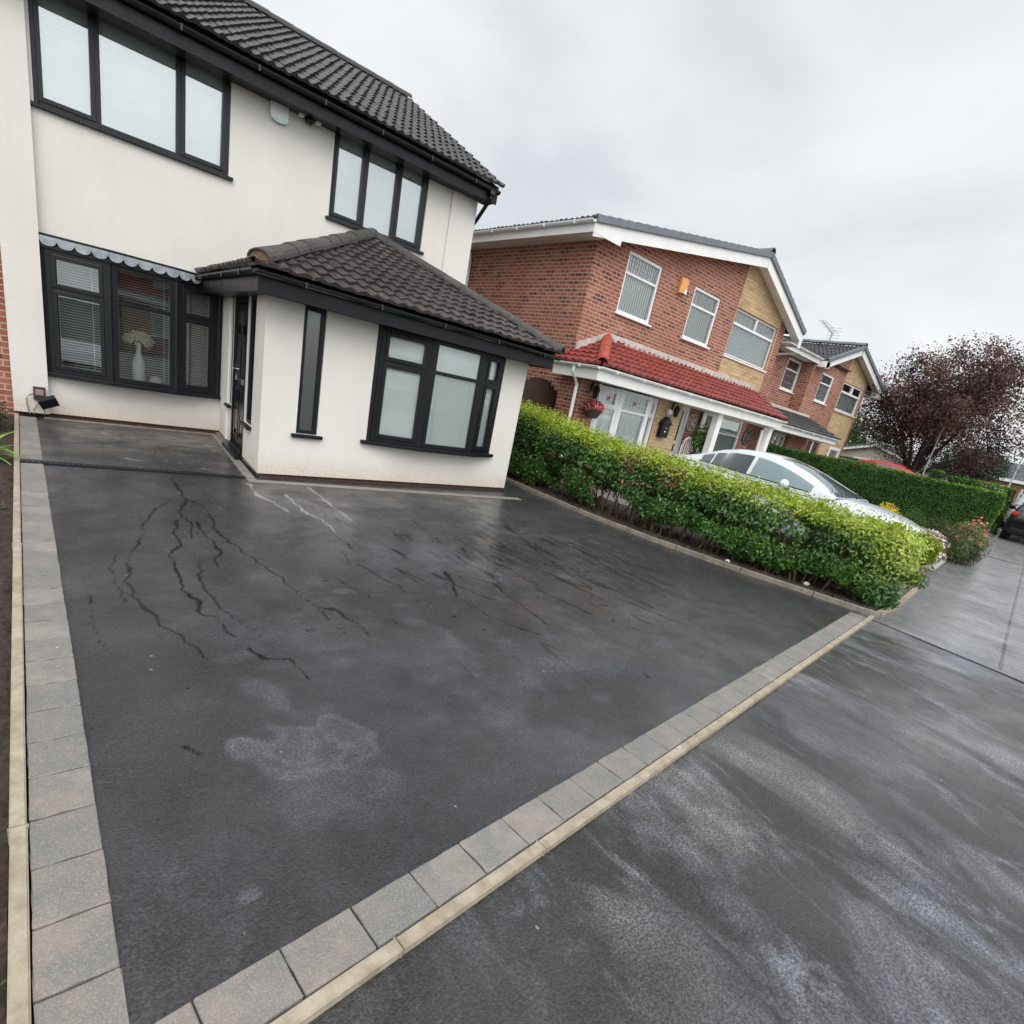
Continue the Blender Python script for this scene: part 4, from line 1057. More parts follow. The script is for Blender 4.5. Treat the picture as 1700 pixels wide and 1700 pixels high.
va = thing('vase', (1.29, 10.06, 0.622), 'tall white bottle vase of dried pale flowers behind the bow window', 'vase')
mb = MB(); mb.lathe([(0, 0), (.075, 0), (.082, .03), (.082, .25), (.072, .32), (.04, .40), (.030, .46), (.032, .56), (.027, .56), (.02, .45)], (1.29, 10.06, .622), 20); mb.build('bottle', M['ceramic'], va, smooth=True)
mb = MB(); r_ = random.Random(4)
for i in range(260):
    g = r_.uniform(0, 6.28); e_ = math.asin(r_.uniform(-.75, 1)); L = r_.uniform(.12, .215)
    d_ = Vector((math.cos(g)*math.cos(e_)*1.0, math.sin(g)*math.cos(e_)*.4, math.sin(e_)*.62)); a = Vector((1.29, 10.05, 1.22))
    m_ = a+d_*L*.55+Vector((0, 0, .04)); e2 = a+d_*L
    mb.tube([a, m_, e2], [.003, .005, .007], 5)
mb.build('dried_flowers', M['dried'], va)
mb = MB(); mb.ball((1.50, 10.05, .622+.055), (.085, .07, .075), 18, 10)
for i, v in enumerate(mb.v): pass
orn = mb.build('ornament', M['ceramic'], smooth=True); tag(orn, 'round white ornament on the window board beside the bottle vase', 'ornament')

# the attached neighbour: a strip of brick at the left edge
NB = thing('terraced_house', (-3, 10.0, 0), 'adjoining house of which only a strip of brown brick shows at the left edge', 'house')
mb = MB(TR(0, 10.02, 0)); mb.cells(-0.117, 4.77, [(-3.2, -1.2, 0.7, 2.1), (-3.2, -1.2, 3.6, 4.77)], .1, x0=-6, z0=-.1); mb.build('wall', M['brick'], NB)
for z_ in (0.7, 3.6): window(NB, TR(-3.2, 10.02, z_), 2.0, 1.17 if z_ > 1 else 1.4, [(1, [1], [1]), (1, [1], [0])], M['white'], rec=.03, blind='net', bm_=M['lace'], sill=M['white'])

# ================================================================== brick houses
def clip_obj(o, planes):
    org = Vector(o['org'])
    bm = bmesh.new(); bm.from_mesh(o.data)
    for co, no in planes:
        bmesh.ops.bisect_plane(bm, geom=list(bm.verts)+list(bm.edges)+list(bm.faces), plane_co=Vector(co)-org, plane_no=Vector(no).normalized(), clear_outer=True)
    bm.to_mesh(o.data); bm.free()
def gable_trim(par, L, A, Rr, yf_, yb, bh=0.24, tile=None, tw=0.30, gg=0.30, right_tiles=True):
    """L, A, Rr: (x, z) of left eave, apex, right eave on top of the tiles; front verge plane yf_, back yb"""
    L = Vector((L[0], 0, L[1])); A = Vector((A[0], 0, A[1])); Rr = Vector((Rr[0], 0, Rr[1]))
    for P in (L, Rr):
        e = (A-P); ln = e.length; e.normalize(); n = Vector((-e.z, 0, e.x)); n = n if n.z > 0 else -n
        u = Vector((0, -1, 0)) if P is L else Vector((0, 1, 0))
        O = P+Vector((0, yb if P is L else yf_+0.02, 0))-n*0.05
        tile_slope('roof', par, O, u, e, yb-yf_-0.02, ln, tw, gg, tile, amp=0.034, step=0.02, nsub=8)
        # barge board, soffit under the verge, verge caps
        mb = MB(); a = P-n*0.10; b_ = A-n*0.10
        mb.prism([(a.x, yf_+.05, a.z), (b_.x, yf_+.05, b_.z), (b_.x, yf_+.05, b_.z-bh), (a.x, yf_+.05, a.z-bh)], (0, .022, 0))
        mb.build('barge_board', M['whitepaint'], par)
        mb = MB(); a2 = P-n*(0.10)-Vector((0, 0, bh*.55)); b2 = A-n*0.10-Vector((0, 0, bh*.55))
        mb.prism([(a2.x, yf_+.073, a2.z), (b2.x, yf_+.073, b2.z), (b2.x, yf_+.073, b2.z-.02), (a2.x, yf_+.073, a2.z-.02)], (0, .30, 0)); mb.build('soffit', M['whitepaint'], par)
        mb = MB(); k_ = int(ln/0.30)
        for i in range(k_+1):
            s0 = i*ln/(k_+1); s1 = (i+1)*ln/(k_+1)+.02
            p = P+e*s0; q = P+e*s1; lift = 0.03
            mb.prism([(p+n*lift+Vector((0, yf_, 0))), (q+n*.012+Vector((0, yf_, 0))), (q-n*.115+Vector((0, yf_, 0))), (p-n*.115+Vector((0, yf_, 0)))], (0, .10, 0))
        mb.build('verge_caps', M['verge'], par, bevel=.008, seg=1)
    mb = MB()
    for P in (L, Rr):
        mb.poly([P+Vector((0, yf_+.06, -.09)), A+Vector((0, yf_+.06, -.09)), A+Vector((0, yb, -.09)), P+Vector((0, yb, -.09))])
    mb.build('roof_deck', M['dark'], par)
    ridge('ridge_tiles', par, A+Vector((0, yf_+.02, .03)), A+Vector((0, yb, .03)), 0.12, M['verge'])

BH = thing('brick_house', (13.2, 9.0, 0), 'red brick house with buff stone panel, white windows and a bright red porch roof', 'house')
YB = 9.0
A2 = (15.0, 6.33); L2 = (8.44, 5.05); R2 = (18.26, 5.10)
dl = (A2[1]-L2[1])/(A2[0]-L2[0]); dr_ = (A2[1]-R2[1])/(R2[0]-A2[0])
clipg = [((A2[0], 0, A2[1]-.13), (-dl, 0, 1)), ((A2[0], 0, A2[1]-.13), (dr_, 0, 1))]
o1 = (9.97, 11.19, 3.70, 4.93); o2 = (12.60, 13.83, 3.73, 4.92); o3 = (14.70, 17.20, 3.72, 4.95)
bk = (13.75, 15.15, 0.0, 2.12); bw = (15.60, 16.95, 0.75, 2.16)
mb = MB(TR(0, YB, 0)); mb.cells(17.66, 6.4, [o1, o2, (o3[0]+.04, o3[1]-.04, o3[2]+.03, o3[3]-.03), bw], .08, x0=8.94, z0=-0.1)
mb.M = None
mb.poly([(8.94, 17, -.1), (8.94, 9, -.1), (8.94, 9, 5.02), (8.94, 17, 5.02)]); mb.poly([(17.66, 9, -.1), (17.66, 17, -.1), (17.66, 17, 5.3), (17.66, 9, 5.3)]); mb.poly([(8.94, 17, -.1), (8.94, 17, 6.4), (17.66, 17, 6.4), (17.66, 17, -.1)])
clip_obj(mb.build('wall', M['brick'], BH), clipg)
mb = MB(TR(0, YB-.014, 0)); mb.cells(17.27, 6.4, [o3], .05, x0=14.66, z0=2.9); mb.M = None
mb.poly([(14.66, YB, 2.9), (14.66, YB-.014, 2.9), (14.66, YB-.014, 6.4), (14.66, YB, 6.4)])
clip_obj(mb.build('stone_panel', M['buff'], BH), clipg)
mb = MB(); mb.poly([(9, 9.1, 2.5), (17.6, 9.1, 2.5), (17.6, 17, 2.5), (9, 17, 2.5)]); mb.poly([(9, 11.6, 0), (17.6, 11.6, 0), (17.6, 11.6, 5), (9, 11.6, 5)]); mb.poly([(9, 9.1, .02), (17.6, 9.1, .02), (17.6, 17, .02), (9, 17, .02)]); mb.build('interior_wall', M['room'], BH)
gable_trim(BH, L2, A2, R2, 8.62, 17.2, 0.25, M['tile_dark'])
for o_, bl, cols in ((o1, 'v', [(1, [.66, .30], [0, 0])]), (o2, 'v', [(1, [.66, .30], [0, 0])]), (o3, 'v', [(2, [.70, .30], [0, 0])])):
    w_, h_ = o_[1]-o_[0], o_[3]-o_[2]
    if o_ is o3: cols = [(1, [.68], [0])]
    fo = window(BH, TR(o_[0], YB, o_[2]), w_, h_, cols, M['white'], gm=M['glassh2'], rec=.025, fwid=.065, blind='v', bm_=M['greyblind'] if o_ is not o3 else M['lace'], sill=M['white'], sill_over=.06,
                lead=(.07, w_-.07, h_*.70, h_-.07))
    if o_ is o3:
        mb = MB(TR(o_[0], YB, o_[2])); mb.box(.066, w_-.066, .012, .08, h_*.66, h_*.66+.06); mb.box(w_/2-.035, w_/2+.035, .012, .08, h_*.66+.06, h_-.066); mb.build('transom', M['white'], fo)
# left eaves: gutter, fascia, soffit, pipe
mb = MB(); gutter(mb, (8.40, 8.66, 4.985), (8.40, 17, 4.985), 0.058); mb.build('gutter', M['white'], BH)
mb = MB(); mb.box(8.45, 8.475, 8.69, 17, 4.78, 5.0); mb.box(8.475, 8.938, 8.69, 17, 4.80, 4.818); mb.box(8.455, 9.27, 8.665, 8.688, 4.765, 4.93); mb.build('fascia', M['whitepaint'], BH); mb = MB(); mb.box(18.10, 18.26, 8.665, 8.69, 4.62, 4.90); mb.box(17.67, 18.24, 8.69, 17, 4.66, 4.68); mb.box(18.24, 18.262, 8.69, 17, 4.64, 4.95); mb.build('fascia', M['whitepaint'], BH)
mb = MB(); mb.tube([(8.40, 13.35, 4.93), (8.42, 13.35, 4.86), (8.86, 13.35, 4.68), (8.885, 13.35, 4.6), (8.885, 13.35, 0)], .038, 10); mb.build('downpipe', M['white'], BH)

# --- porch across the front
PC = Vector((8.42, 7.64, 2.42)); 
W9 = Vector((9.86, 9.0, 3.09)); PR = Vector((16.80, 7.64, 2.42))
sP = Vector((0, 9.0-7.64, 3.09-2.42))
tile_slope('porch_roof', BH, PC, (1, 0, 0), sP, PR.x-PC.x+.06, sP.length, 0.20, 0.25, M['tile_red'], amp=0.034, step=0.03, nsub=10, prof='pan', clips=[vplane(PC, W9, (12, 8, 0))])
uS = Vector((0, -1, 0)); sS = Vector((W9.x-PC.x, 0, W9.z-PC.z))
tile_slope('porch_roof', BH, (PC.x, 9.0, PC.z), uS, sS, 9.0-7.64, 1.6, 0.20, 0.25, M['tile_red'], amp=.034, step=.03, prof='pan', clips=[vplane(PC, W9, (8.6, 8.9, 0))])
ridge('hip_tiles', BH, PC+(W9-PC)*0.04+Vector((0, 0, .05)), W9+Vector((0, -.03, .06)), .112, M['redridge'], .5)
mb = MB(); mb.prism([PR+Vector((.07, 0, .02)), PR+Vector((.07, 0, -.06)), Vector((16.87, 9, 3.03)), Vector((16.87, 9, 3.13))], (.05, 0, 0)); mb.build('verge_strip', M['redridge'], BH)
mb = MB(); mb.prism([(9.9, 8.985, 3.10), (16.9, 8.985, 3.10), (16.9, 8.985, 3.24), (9.9, 8.985, 3.24)], (0, -.03, 0))
mb.prism([(9.86, 8.985, 3.10), (9.86, 8.985, 3.24), (8.95, 8.985, 2.86), (8.95, 8.985, 2.70)], (0, -.025, 0)); mb.build('flashing', M['mortar'], BH)
mb = MB(); mb.poly([PC+Vector((.03, .03, -.04)), PR+Vector((.05, .03, -.04)), Vector((16.85, 9, 3.04)), W9+Vector((0, 0, -.05))]); mb.poly([(8.45, 9, 2.38), PC+Vector((.03, .03, -.04)), W9+Vector((0, 0, -.05))]); mb.build('roof_deck', M['dark'], BH)
mb = MB(); mb.box(8.455, 16.80, 7.715, 7.735, 2.14, 2.37); mb.box(8.455, 8.475, 7.735, 9.0, 2.14, 2.37); mb.box(8.475, 16.78, 7.736, 8.99, 2.155, 2.17); mb.box(16.78, 16.80, 7.735, 8.99, 2.14, 2.37); mb.build('fascia', M['whitepaint'], BH)
mb = MB(); gutter(mb, (8.40, 7.66, 2.395), (16.86, 7.66, 2.375), .055); gutter(mb, (8.40, 7.66, 2.395), (8.40, 9.0, 2.395), .055); mb.build('gutter', M['white'], BH)
mb = MB(); mb.tube([(8.41, 8.35, 2.35), (8.41, 8.35, 2.25), (8.60, 8.35, 2.0), (8.60, 8.35, 0)], .036, 10); mb.build('downpipe', M['white'], BH)
YP = 8.4
mb = MB(TR(0, YP, 0)); mb.cells(11.56, 2.15, [(9.36, 11.5, .72, 2.12)], .1, x0=8.76, z0=-.1); mb.M = None
mb.poly([(8.76, 9, -.1), (8.76, YP, -.1), (8.76, YP, 2.15), (8.76, 9, 2.15)]); mb.build('porch_wall', M['brick'], BH)
mb = MB(); mb.box(11.56, 12.62, YP-.012, 8.99, -.1, 2.15); mb.build('stone_panel', M['buff'], BH)
BP2 = [(9.38, YP-.01), (9.92, YP-.20), (11.0, YP-.20), (11.48, YP-.01)]
for i in range(3):
    a = Vector((*BP2[i], .74)); b_ = Vector((*BP2[i+1], .74)); L_ = (b_-a).length
    fo = window(BH, frameM(a+(b_-a).normalized()*.03, b_-a), L_-.06, 1.38, [(1, [.93, .36], [0, i != 1])], M['white'], rec=0.0, fwid=.07, blind='net', bm_=M['lace'], name='bay_window', gm=M['glassclear'], lead=(.1, L_-.16, 1.0, 1.28), sash=.05)
    # little red leaded flower in the top light
    fm_ = frameM(a, b_-a); mb = MB(fm_); cx, cz = L_/2-.01, 1.15
    pts = []
    for q in range(10):
        rr = .055 if q % 2 == 0 else .025; pts.append((cx+rr*math.sin(q*math.pi/5), .015, cz+rr*math.cos(q*math.pi/5)))
    mb.prism(pts, (0, .008, 0)); mb.build('red_motif', M['redlamp'], fo)
for p in BP2:
    mb = MB(); mb.tube([(p[0], p[1]+.04, .74), (p[0], p[1]+.04, 2.13)], .055, 10); mb.build('corner_post', M['white'], BH)
mb = MB(); mb.prism([(9.3, YP+.05, .69), (9.3, YP-.03, .69), (9.9, YP-.25, .69), (11.02, YP-.25, .69), (11.56, YP-.03, .69), (11.56, YP+.05, .69)], (0, 0, .05)); mb.build('sill', M['white'], BH)
mb = MB(); mb.prism([(9.38, YP+.02, 0), (9.92, YP-.18, 0), (11.0, YP-.18, 0), (11.48, YP+.02, 0)], (0, 0, .69)); mb.build('bay_base', M['brick'], BH)
# white glazed front door with side light
dmm = TR(12.66, 8.78, 0)
mb = MB(dmm); mb.box(0, .10, 0, .1, 0, 2.14); mb.box(.78, .90, 0, .1, 0, 2.14); mb.box(.10, .78, 0, .1, 2.04, 2.14); mb.box(.10, .78, .02, .08, 0, .95); mb.box(.10, .36, .02, .08, .95, 2.04); mb.box(.68, .78, .02, .08, .95, 2.04); mb.box(.36, .68, .02, .08, 1.14, 1.24)
dd = mb.build('front_door', M['white'], BH, bevel=.006, seg=1)
mb = MB(dmm); mb.box(.36, .68, .045, .055, .95, 2.04); mb.build('door_glass', M['glassdark'], dd)
mb = MB(dmm); mb.tube([(.15, .01, 1.0), (.15, -.02, 1.0), (.26, -.02, 1.0)], .012, 8); mb.build('handle', M['chrome'], dd)
for sx in (13.5, 16.44):
    mb = MB(); mb.box(sx, sx+.22, 7.86, 8.04, -.1, 2.155); mb.box(sx-.02, sx+.24, 7.84, 8.06, 1.98, 2.05) if 0 else None
    mb.build('porch_column', M['whitepaint'], BH, bevel=.006, seg=1)
mb = MB(); mb.box(14.48, 15.15, 8.93, 8.99, .9, 2.14); mb.build('window_panel', M['dark'], BH)
window(BH, TR(14.46, 8.90, .85), .70, 1.29, [(1, [.68, .38], [0, 0])], M['white'], gm=M['glass'], rec=0, fwid=.06, blind=None, fd=.03)
window(BH, TR(bw[0], YB, bw[2]), bw[1]-bw[0], bw[3]-bw[2], [(1, [.8, .36], [0, 0])], M['white'], rec=.0, fwid=.07, blind='v', bm_=M['blind'])
mb = MB(); mb.tube([(16.38, 8.0, 1.0), (16.32, 8.0, 1.78), (16.30, 8.0, 2.0), (16.34, 7.98, 2.05), (16.9, 7.95, 2.13)], .04, 10); mb.build('downpipe', M['white'], BH)

# fixed to the brick house
ob = thing('alarm_box', (12.04, 8.95, 4.55), 'orange burglar alarm box between the upstairs windows of the brick house', 'alarm box')
mb = MB(); mb.prism([(11.90, 8.915, 4.58), (12.18, 8.915, 4.62), (12.18, 8.915, 4.90), (12.10, 8.915, 4.93), (11.90, 8.915, 4.91)], (0, .084, 0)); mb.build('cover', M['orange'], ob, bevel=.015)
mb = MB(); mb.box(12.09, 12.17, 8.905, 8.918, 4.60, 4.70); mb.build('lamp', M['blind'], ob)
def lantern(x, y, z, label):
    t = thing('wall_lantern', (x, y, z), label, 'lantern', 'black wall lanterns by the porch')
    mb = MB(); mb.tube([(x, y, z+.02), (x, y-.06, z+.10), (x, y-.13, z+.12), (x, y-.15, z+.06)], .012, 7); mb.box(x-.03, x+.03, y-.015, y, z-.08, z+.12); mb.build('bracket', M['black'], t)
    mb = MB(); mb.lathe([(.02, .06), (.085, -.02), (.075, -.03), (.05, -.20), (.035, -.215), (0, -.22)], (x, y-.15, z), 6); mb.build('lamp_case', M['black'], t)
lantern(9.12, YP, 2.02, 'black wall lantern on the brick left of the white bay window')
lantern(12.15, YP-.012, 2.03, 'black wall lantern on the buff stone right of the white bay window')
lb = thing('letterbox', (11.95, YP-.03, 1.30), 'black house-shaped letterbox on the buff stone beside the white door', 'letterbox')
mb = MB(); mb.prism([(11.79, YP-.13, 1.28), (12.11, YP-.13, 1.28), (12.11, YP-.13, 1.62), (11.79, YP-.13, 1.62)], (0, .115, 0)); mb.build('box', M['black'], lb, bevel=.006)
mb = MB(); mb.prism([(11.75, YP-.17, 1.60), (12.15, YP-.17, 1.60), (12.05, YP-.17, 1.70), (11.95, YP-.17, 1.78), (11.85, YP-.17, 1.70)], (0, .155, 0)); mb.build('roof', M['blackgloss'], lb)
mb = MB(); mb.lathe([(0, 0), (.03, 0), (.03, .012), (0, .012)], (0, 0, 0), 10); 
mb = MB(); mb.box(11.88, 12.02, YP-.145, YP-.128, 1.50, 1.53); mb.ball((11.95, YP-.135, 1.42), (.03, .012, .03), 10, 6); mb.build('crest', M['chrome'], lb)
wl_ = thing('globe_light', (11.98, YP-.06, 1.86), 'small round white light above the black letterbox', 'light')
mb = MB(); mb.ball((11.98, YP-.08, 1.90), .075, 14, 9); mb.build('globe', M['ceramic'], wl_, smooth=True); mb = MB(); mb.box(11.94, 12.02, YP-.03, YP-.012, 1.85, 1.95); mb.build('base', M['white'], wl_)
def plaque(x, z, r, label, col):
    t = thing('wall_plaque', (x, 8.95, z-r), label, 'plaque', 'round plaques on the porch wall')
    m_ = MB(Matrix.Translation((x, 8.985, z)) @ Matrix.Rotation(rad(90), 4, 'X'))
    m_.lathe([(r, 0), (r, .03), (r*.86, .04), (r*.82, .015), (r*.45, .012), (r*.4, .035), (r*.3, .04), (0, .04)], (0, 0, 0), 20); m_.build('disc', col, t)
    m_ = MB()
    for q in range(6):
        g = q*math.pi/3; m_.tube([(x, 8.955, z), (x+r*.85*math.cos(g), 8.955, z+r*.85*math.sin(g))], .012, 6)
    m_.build('spokes', M['bark'], t)
plaque(14.08, 1.80, .24, 'round pale wheel plaque on brick left of the first white porch column', simple('pale_plaque', (.45, .42, .38), .7))
plaque(17.42, 1.75, .26, 'round dark wheel plaque on brick by the second white porch column', simple('dark_plaque', (.12, .11, .11), .6))
gc = thing('garden_chair', (13.35, 8.3, 0), 'white metal garden chair with curved slatted back inside the porch', 'chair')
mb = MB()
pts = [(13.08+.27*(1-math.cos(math.pi*q/10))/1.0*1.0, 8.42, 1.10+.30*math.sin(math.pi*q/10)) for q in range(11)]
mb.tube([(13.08, 8.42, .45)]+pts+[(13.62, 8.42, .45)], .018, 7)
for q in range(1, 6):
    xx = 13.08+.09*q; mb.tube([(xx, 8.42, .45), (xx, 8.42, 1.10+.30*math.sqrt(max(0, 1-((xx-13.35)/.27)**2)))], .010, 6)
mb.build('backrest', M['white'], gc); mb = MB(); mb.box(13.06, 13.64, 7.98, 8.44, .43, .46); mb.build('seat', M['white'], gc)
for lx in (13.09, 13.61):
    for ly in (8.0, 8.42): mb = MB(); mb.tube([(lx, ly, 0), (lx, ly, .44)], .016, 7); mb.build('leg', M['white'], gc)

# --- third house, further along
H3 = thing('brick_house', (22.5, 9.4, 0.2), 'farther red brick house with charcoal roof, its gable standing before the dark tree', 'house')
A3 = (24.05, 5.84); L3 = (21.3, 4.86); R3 = (27.75, 4.80); YG, YWg = 9.3, 9.72
d3 = (A3[1]-L3[1])/(A3[0]-L3[0]); e3 = (A3[1]-R3[1])/(R3[0]-A3[0])
clip3 = [((A3[0], 0, A3[1]-.13), (-d3, 0, 1)), ((A3[0], 0, A3[1]-.13), (e3, 0, 1))]
g2 = (22.03, 23.15, 3.52, 4.52); g3 = (24.15, 26.30, 3.47, 4.55); gl = (20.15, 22.05, .95, 2.14); gr = (25.1, 26.3, .95, 2.12); gd = (22.9, 23.95, 0.1, 2.14)
mb = MB(TR(0, YG, 0)); mb.cells(26.62, 6, [g2, (g3[0]+.03, g3[1]-.03, g3[2]+.03, g3[3]-.03), gd, (gr[0]+.03, gr[1]-.03, gr[2]+.03, gr[3]-.03)], .08, x0=21.12, z0=-.1); mb.M = None
mb.poly([(26.62, YG, -.1), (26.62, 17, -.1), (26.62, 17, 5.2), (26.62, YG, 5.2)]); mb.poly([(21.12, YWg, -.1), (21.12, YG, -.1), (21.12, YG, 4.9), (21.12, YWg, 4.9)])
clip_obj(mb.build('wall', M['brick'], H3), clip3)
mb = MB(TR(0, YWg, 0)); mb.cells(21.118, 4.78, [(19.98, 21.1, 3.58, 4.62), (20.15, 21.1, .95, 2.14)], .08, x0=17.67, z0=-.1); mb.build('wall', M['brick'], H3)
mb = MB(TR(0, YG-.014, 0)); mb.cells(26.36, 6, [g3, gr], .05, x0=24.08, z0=-.1); clip_obj(mb.build('stone_panel', M['buff'], H3), clip3)
mb = MB(); mb.poly([(17.7, 9.9, 2.5), (26.6, 9.9, 2.5), (26.6, 17, 2.5), (17.7, 17, 2.5)]); mb.poly([(17.7, 12, 0), (26.6, 12, 0), (26.6, 12, 4.8), (17.7, 12, 4.8)]); mb.poly([(17.7, 9.9, .02), (26.6, 9.9, .02), (26.6, 17, .02), (17.7, 17, .02)]); mb.build('interior_wall', M['room'], H3)
gable_trim(H3, L3, A3, R3, YG-.36, 17, .22, M['tile_dark'])
sW = Vector((0, 3.9, 1.12))
tile_slope('roof', H3, (17.5, 9.2, 4.86), (1, 0, 0), sW, 7.2, sW.length, .30, .30, M['tile_dark'], amp=.034, step=.03, nsub=8, clips=[((L3[0], 0, L3[1]+.02), (d3, 0, -1)), ((24.05, 0, 0), (1, 0, 0))] if 0 else [((24.1, 0, 0), (1, 0, 0))])
mb = MB(); mb.box(17.5, 21.25, 9.22, 9.245, 4.66, 4.86); mb.box(17.5, 21.1, 9.245, 9.718, 4.67, 4.685); mb.box(21.25, 21.6, 8.99, 9.3, 4.58, 4.78); mb.build('fascia', M['whitepaint'], H3); mb = MB(); mb.box(27.3, 27.72, 8.99, 9.3, 4.40, 4.64); mb.box(26.64, 27.72, 9.3, 17, 4.42, 4.44); mb.box(27.70, 27.72, 9.3, 17, 4.42, 4.7); mb.build('fascia', M['whitepaint'], H3)
mb = MB(); gutter(mb, (17.5, 9.17, 4.86), (21.3, 9.17, 4.85), .055); mb.build('gutter', M['white'], H3)
mb = MB(); mb.tube([(19.6, 9.17, 4.82), (19.6, 9.2, 4.72), (18.9, 9.65, 4.5), (18.75, 9.66, 4.4), (18.75, 9.66, 2.8)], .038, 8); mb.build('downpipe', M['white'], H3)
window(H3, TR(19.98, YWg, 3.58), 1.12, 1.04, [(1, [.66, .30], [0, 0])], M['white'], rec=.02, fwid=.07, blind=None, sill=M['white'], lead=(.07, 1.05, .07, .68))
window(H3, TR(g2[0], YG, g2[2]), 1.12, 1.0, [(1, [.66, .30], [0, 0])], M['white'], rec=.02, fwid=.07, blind='v', bm_=M['greyblind'], sill=M['white'], lead=(.07, 1.05, .07, .62))
f3 = window(H3, TR(g3[0], YG-.014, g3[2]), 2.15, 1.08, [(1, [.68], [0])], M['white'], rec=.02, fwid=.07, blind='halfnet', bm_=M['lace'], sill=M['white'])
mb = MB(TR(g3[0], YG-.014, g3[2])); mb.box(.07, 2.08, .0, .09, .68, .75); mb.box(1.04, 1.11, .0, .09, .75, 1.01); mb.build('transom', M['white'], f3)
window(H3, TR(20.15, YWg, .95), .95, 1.19, [(1, [.5, .4], [0, 1]), (1, [.5, .4], [0, 1])], M['white'], rec=-.3, fwid=.07, blind='net', bm_=M['lace'], sill=M['white'])
window(H3, TR(gr[0], YG-.014, gr[2]), 1.2, 1.17, [(1, [.5, .4], [0, 1])], M['white'], rec=.0, fwid=.09, blind='net', bm_=M['lace'], sill=M['white'])
mb = MB(TR(gd[0], YG+.05, gd[2])); mb.box(0, .48, 0, .05, 0, 2.03); mb.box(.56, 1.05, 0, .05, 0, 2.03); mb.build('door', simple('brown_door', (.05, .025, .018), .5), H3)
mb = MB(TR(gd[0], YG+.03, gd[2])); mb.box(.48, .56, 0, .07, 0, 2.03); mb.build('door_post', M['white'], H3)
sQ = Vector((0, 1.1, .55))
tile_slope('porch_roof', H3, (17.2, 8.25, 2.34), (1, 0, 0), sQ, 5.75, sQ.length, .22, .25, M['tile_dark'], amp=.034, step=.03, nsub=8, prof='pan', clips=[((22.95, 8.25, 0), (1, .85, 0))])
mb = MB(); mb.box(17.2, 22.75, 8.29, 8.31, 2.14, 2.32); mb.box(17.2, 22.7, 8.31, 9.29, 2.155, 2.17); mb.prism([(22.75, 8.29, 2.14), (22.75, 8.29, 2.32), (22.2, 9.29, 2.6), (22.7, 9.29, 2.14)], (.02, 0, 0)); mb.build('porch_fascia', M['whitepaint'], H3)
mb = MB(); gutter(mb, (17.2, 8.24, 2.345), (22.95, 8.24, 2.33), .05); mb.build('gutter', M['white'], H3)
mb = MB(); mb.box(17.2, 21.1, 9.66, 9.70, 2.9, 3.05) if 0 else mb.box(17.7, 22.1, YG-.04, YG-.015, 2.85, 2.98); mb.build('flashing', M['mortar'], H3)
mb = MB(); mb.box(26.63, 26.80, 9.34, 9.6, 4.02, 4.22); tag(mb.build('alarm_box', M['white'], bevel=.01), 'white alarm box under the right eave of the farther brick house', 'alarm box')
ae = thing('television_aerial', (25.6, 12.0, 5.6), 'thin television aerial standing above the charcoal roof of the farther house', 'aerial')
AX, AY = 27.6, 12.0
def aer(px_, dz): return None
mb = MB(); base = Vector((27.9, 12.0, 5.2)); top = Vector((27.85, 12.0, 7.0)); mb.tube([base, top], .022, 6); mb.build('mast', M['aerial'], ae)
mb = MB(); bo = Vector((26.3, 11.9, 7.12)); mb.tube([bo, top+Vector((.35, .05, -.06))], .012, 6)
for q in range(9):
    c_ = bo+(top-bo)*(q/8.0)*1.1; mb.tube([c_+Vector((.02, -.22, .0)), c_+Vector((-.02, .22, .04))], .006, 5)
for q in (-.22, -.1, .1, .22): mb.tube([top+Vector((.2, -.3, q)), top+Vector((.2, .3, q))], .006, 5)
mb.build('boom', M['aerial'], ae)

# gate between the houses
gt = thing('garden_gate', (8.3, 9.2, 0), 'dark brown arched wooden gate between the white house and the brick house', 'gate')
mb = MB(); x = 7.55; r_ = random.Random(2)
while x < 8.93:
    w_ = .105; c = (x+w_/2-8.38)/.62
    ht = 1.50+.50*math.sqrt(max(0, 1-c*c)) if abs(c) < 1 else 1.50
    mb.box(x, x+w_-.006, 9.2+r_.uniform(-.003, .003), 9.225, .04, ht); x += w_
mb.build('boards', M['gate'], gt); mb = MB()
for z_ in (.35, 1.35): mb.box(7.55, 8.92, 9.227, 9.26, z_, z_+.1)
mb.build('rails', M['gate'], gt)
for gx in (7.42, 8.80): 
    mb = MB(); mb.box(gx, gx+.1, 9.227, 9.32, 0, 1.75); mb.build('post', M['gate'], gt)
fe = thing('wooden_fence', (7.1, 9.3, 0), 'dark wooden fence panel behind the corner of the white porch extension', 'fence')
mb = MB(); x = 6.62
while x < 7.4: mb.box(x, x+.098, 9.26+r_.uniform(-.003, .003), 9.28, .04, 1.52); x += .104
mb.build('boards', M['gate'], fe)

# the house across the street, mirrored in the panes of the bow window
def copy_tree(o, par=None):
    c = o.copy(); C.objects.link(c)
    if par is not None: c.parent = par
    for ch in list(o.children): copy_tree(ch, c)
    return c
OP = copy_tree(BH); OP.location = (3.0, -13.5, -.03); OP.rotation_euler = (0, 0, math.pi)
OP['label'] = 'red brick house across the street, mirrored in the dark panes of the bow window'

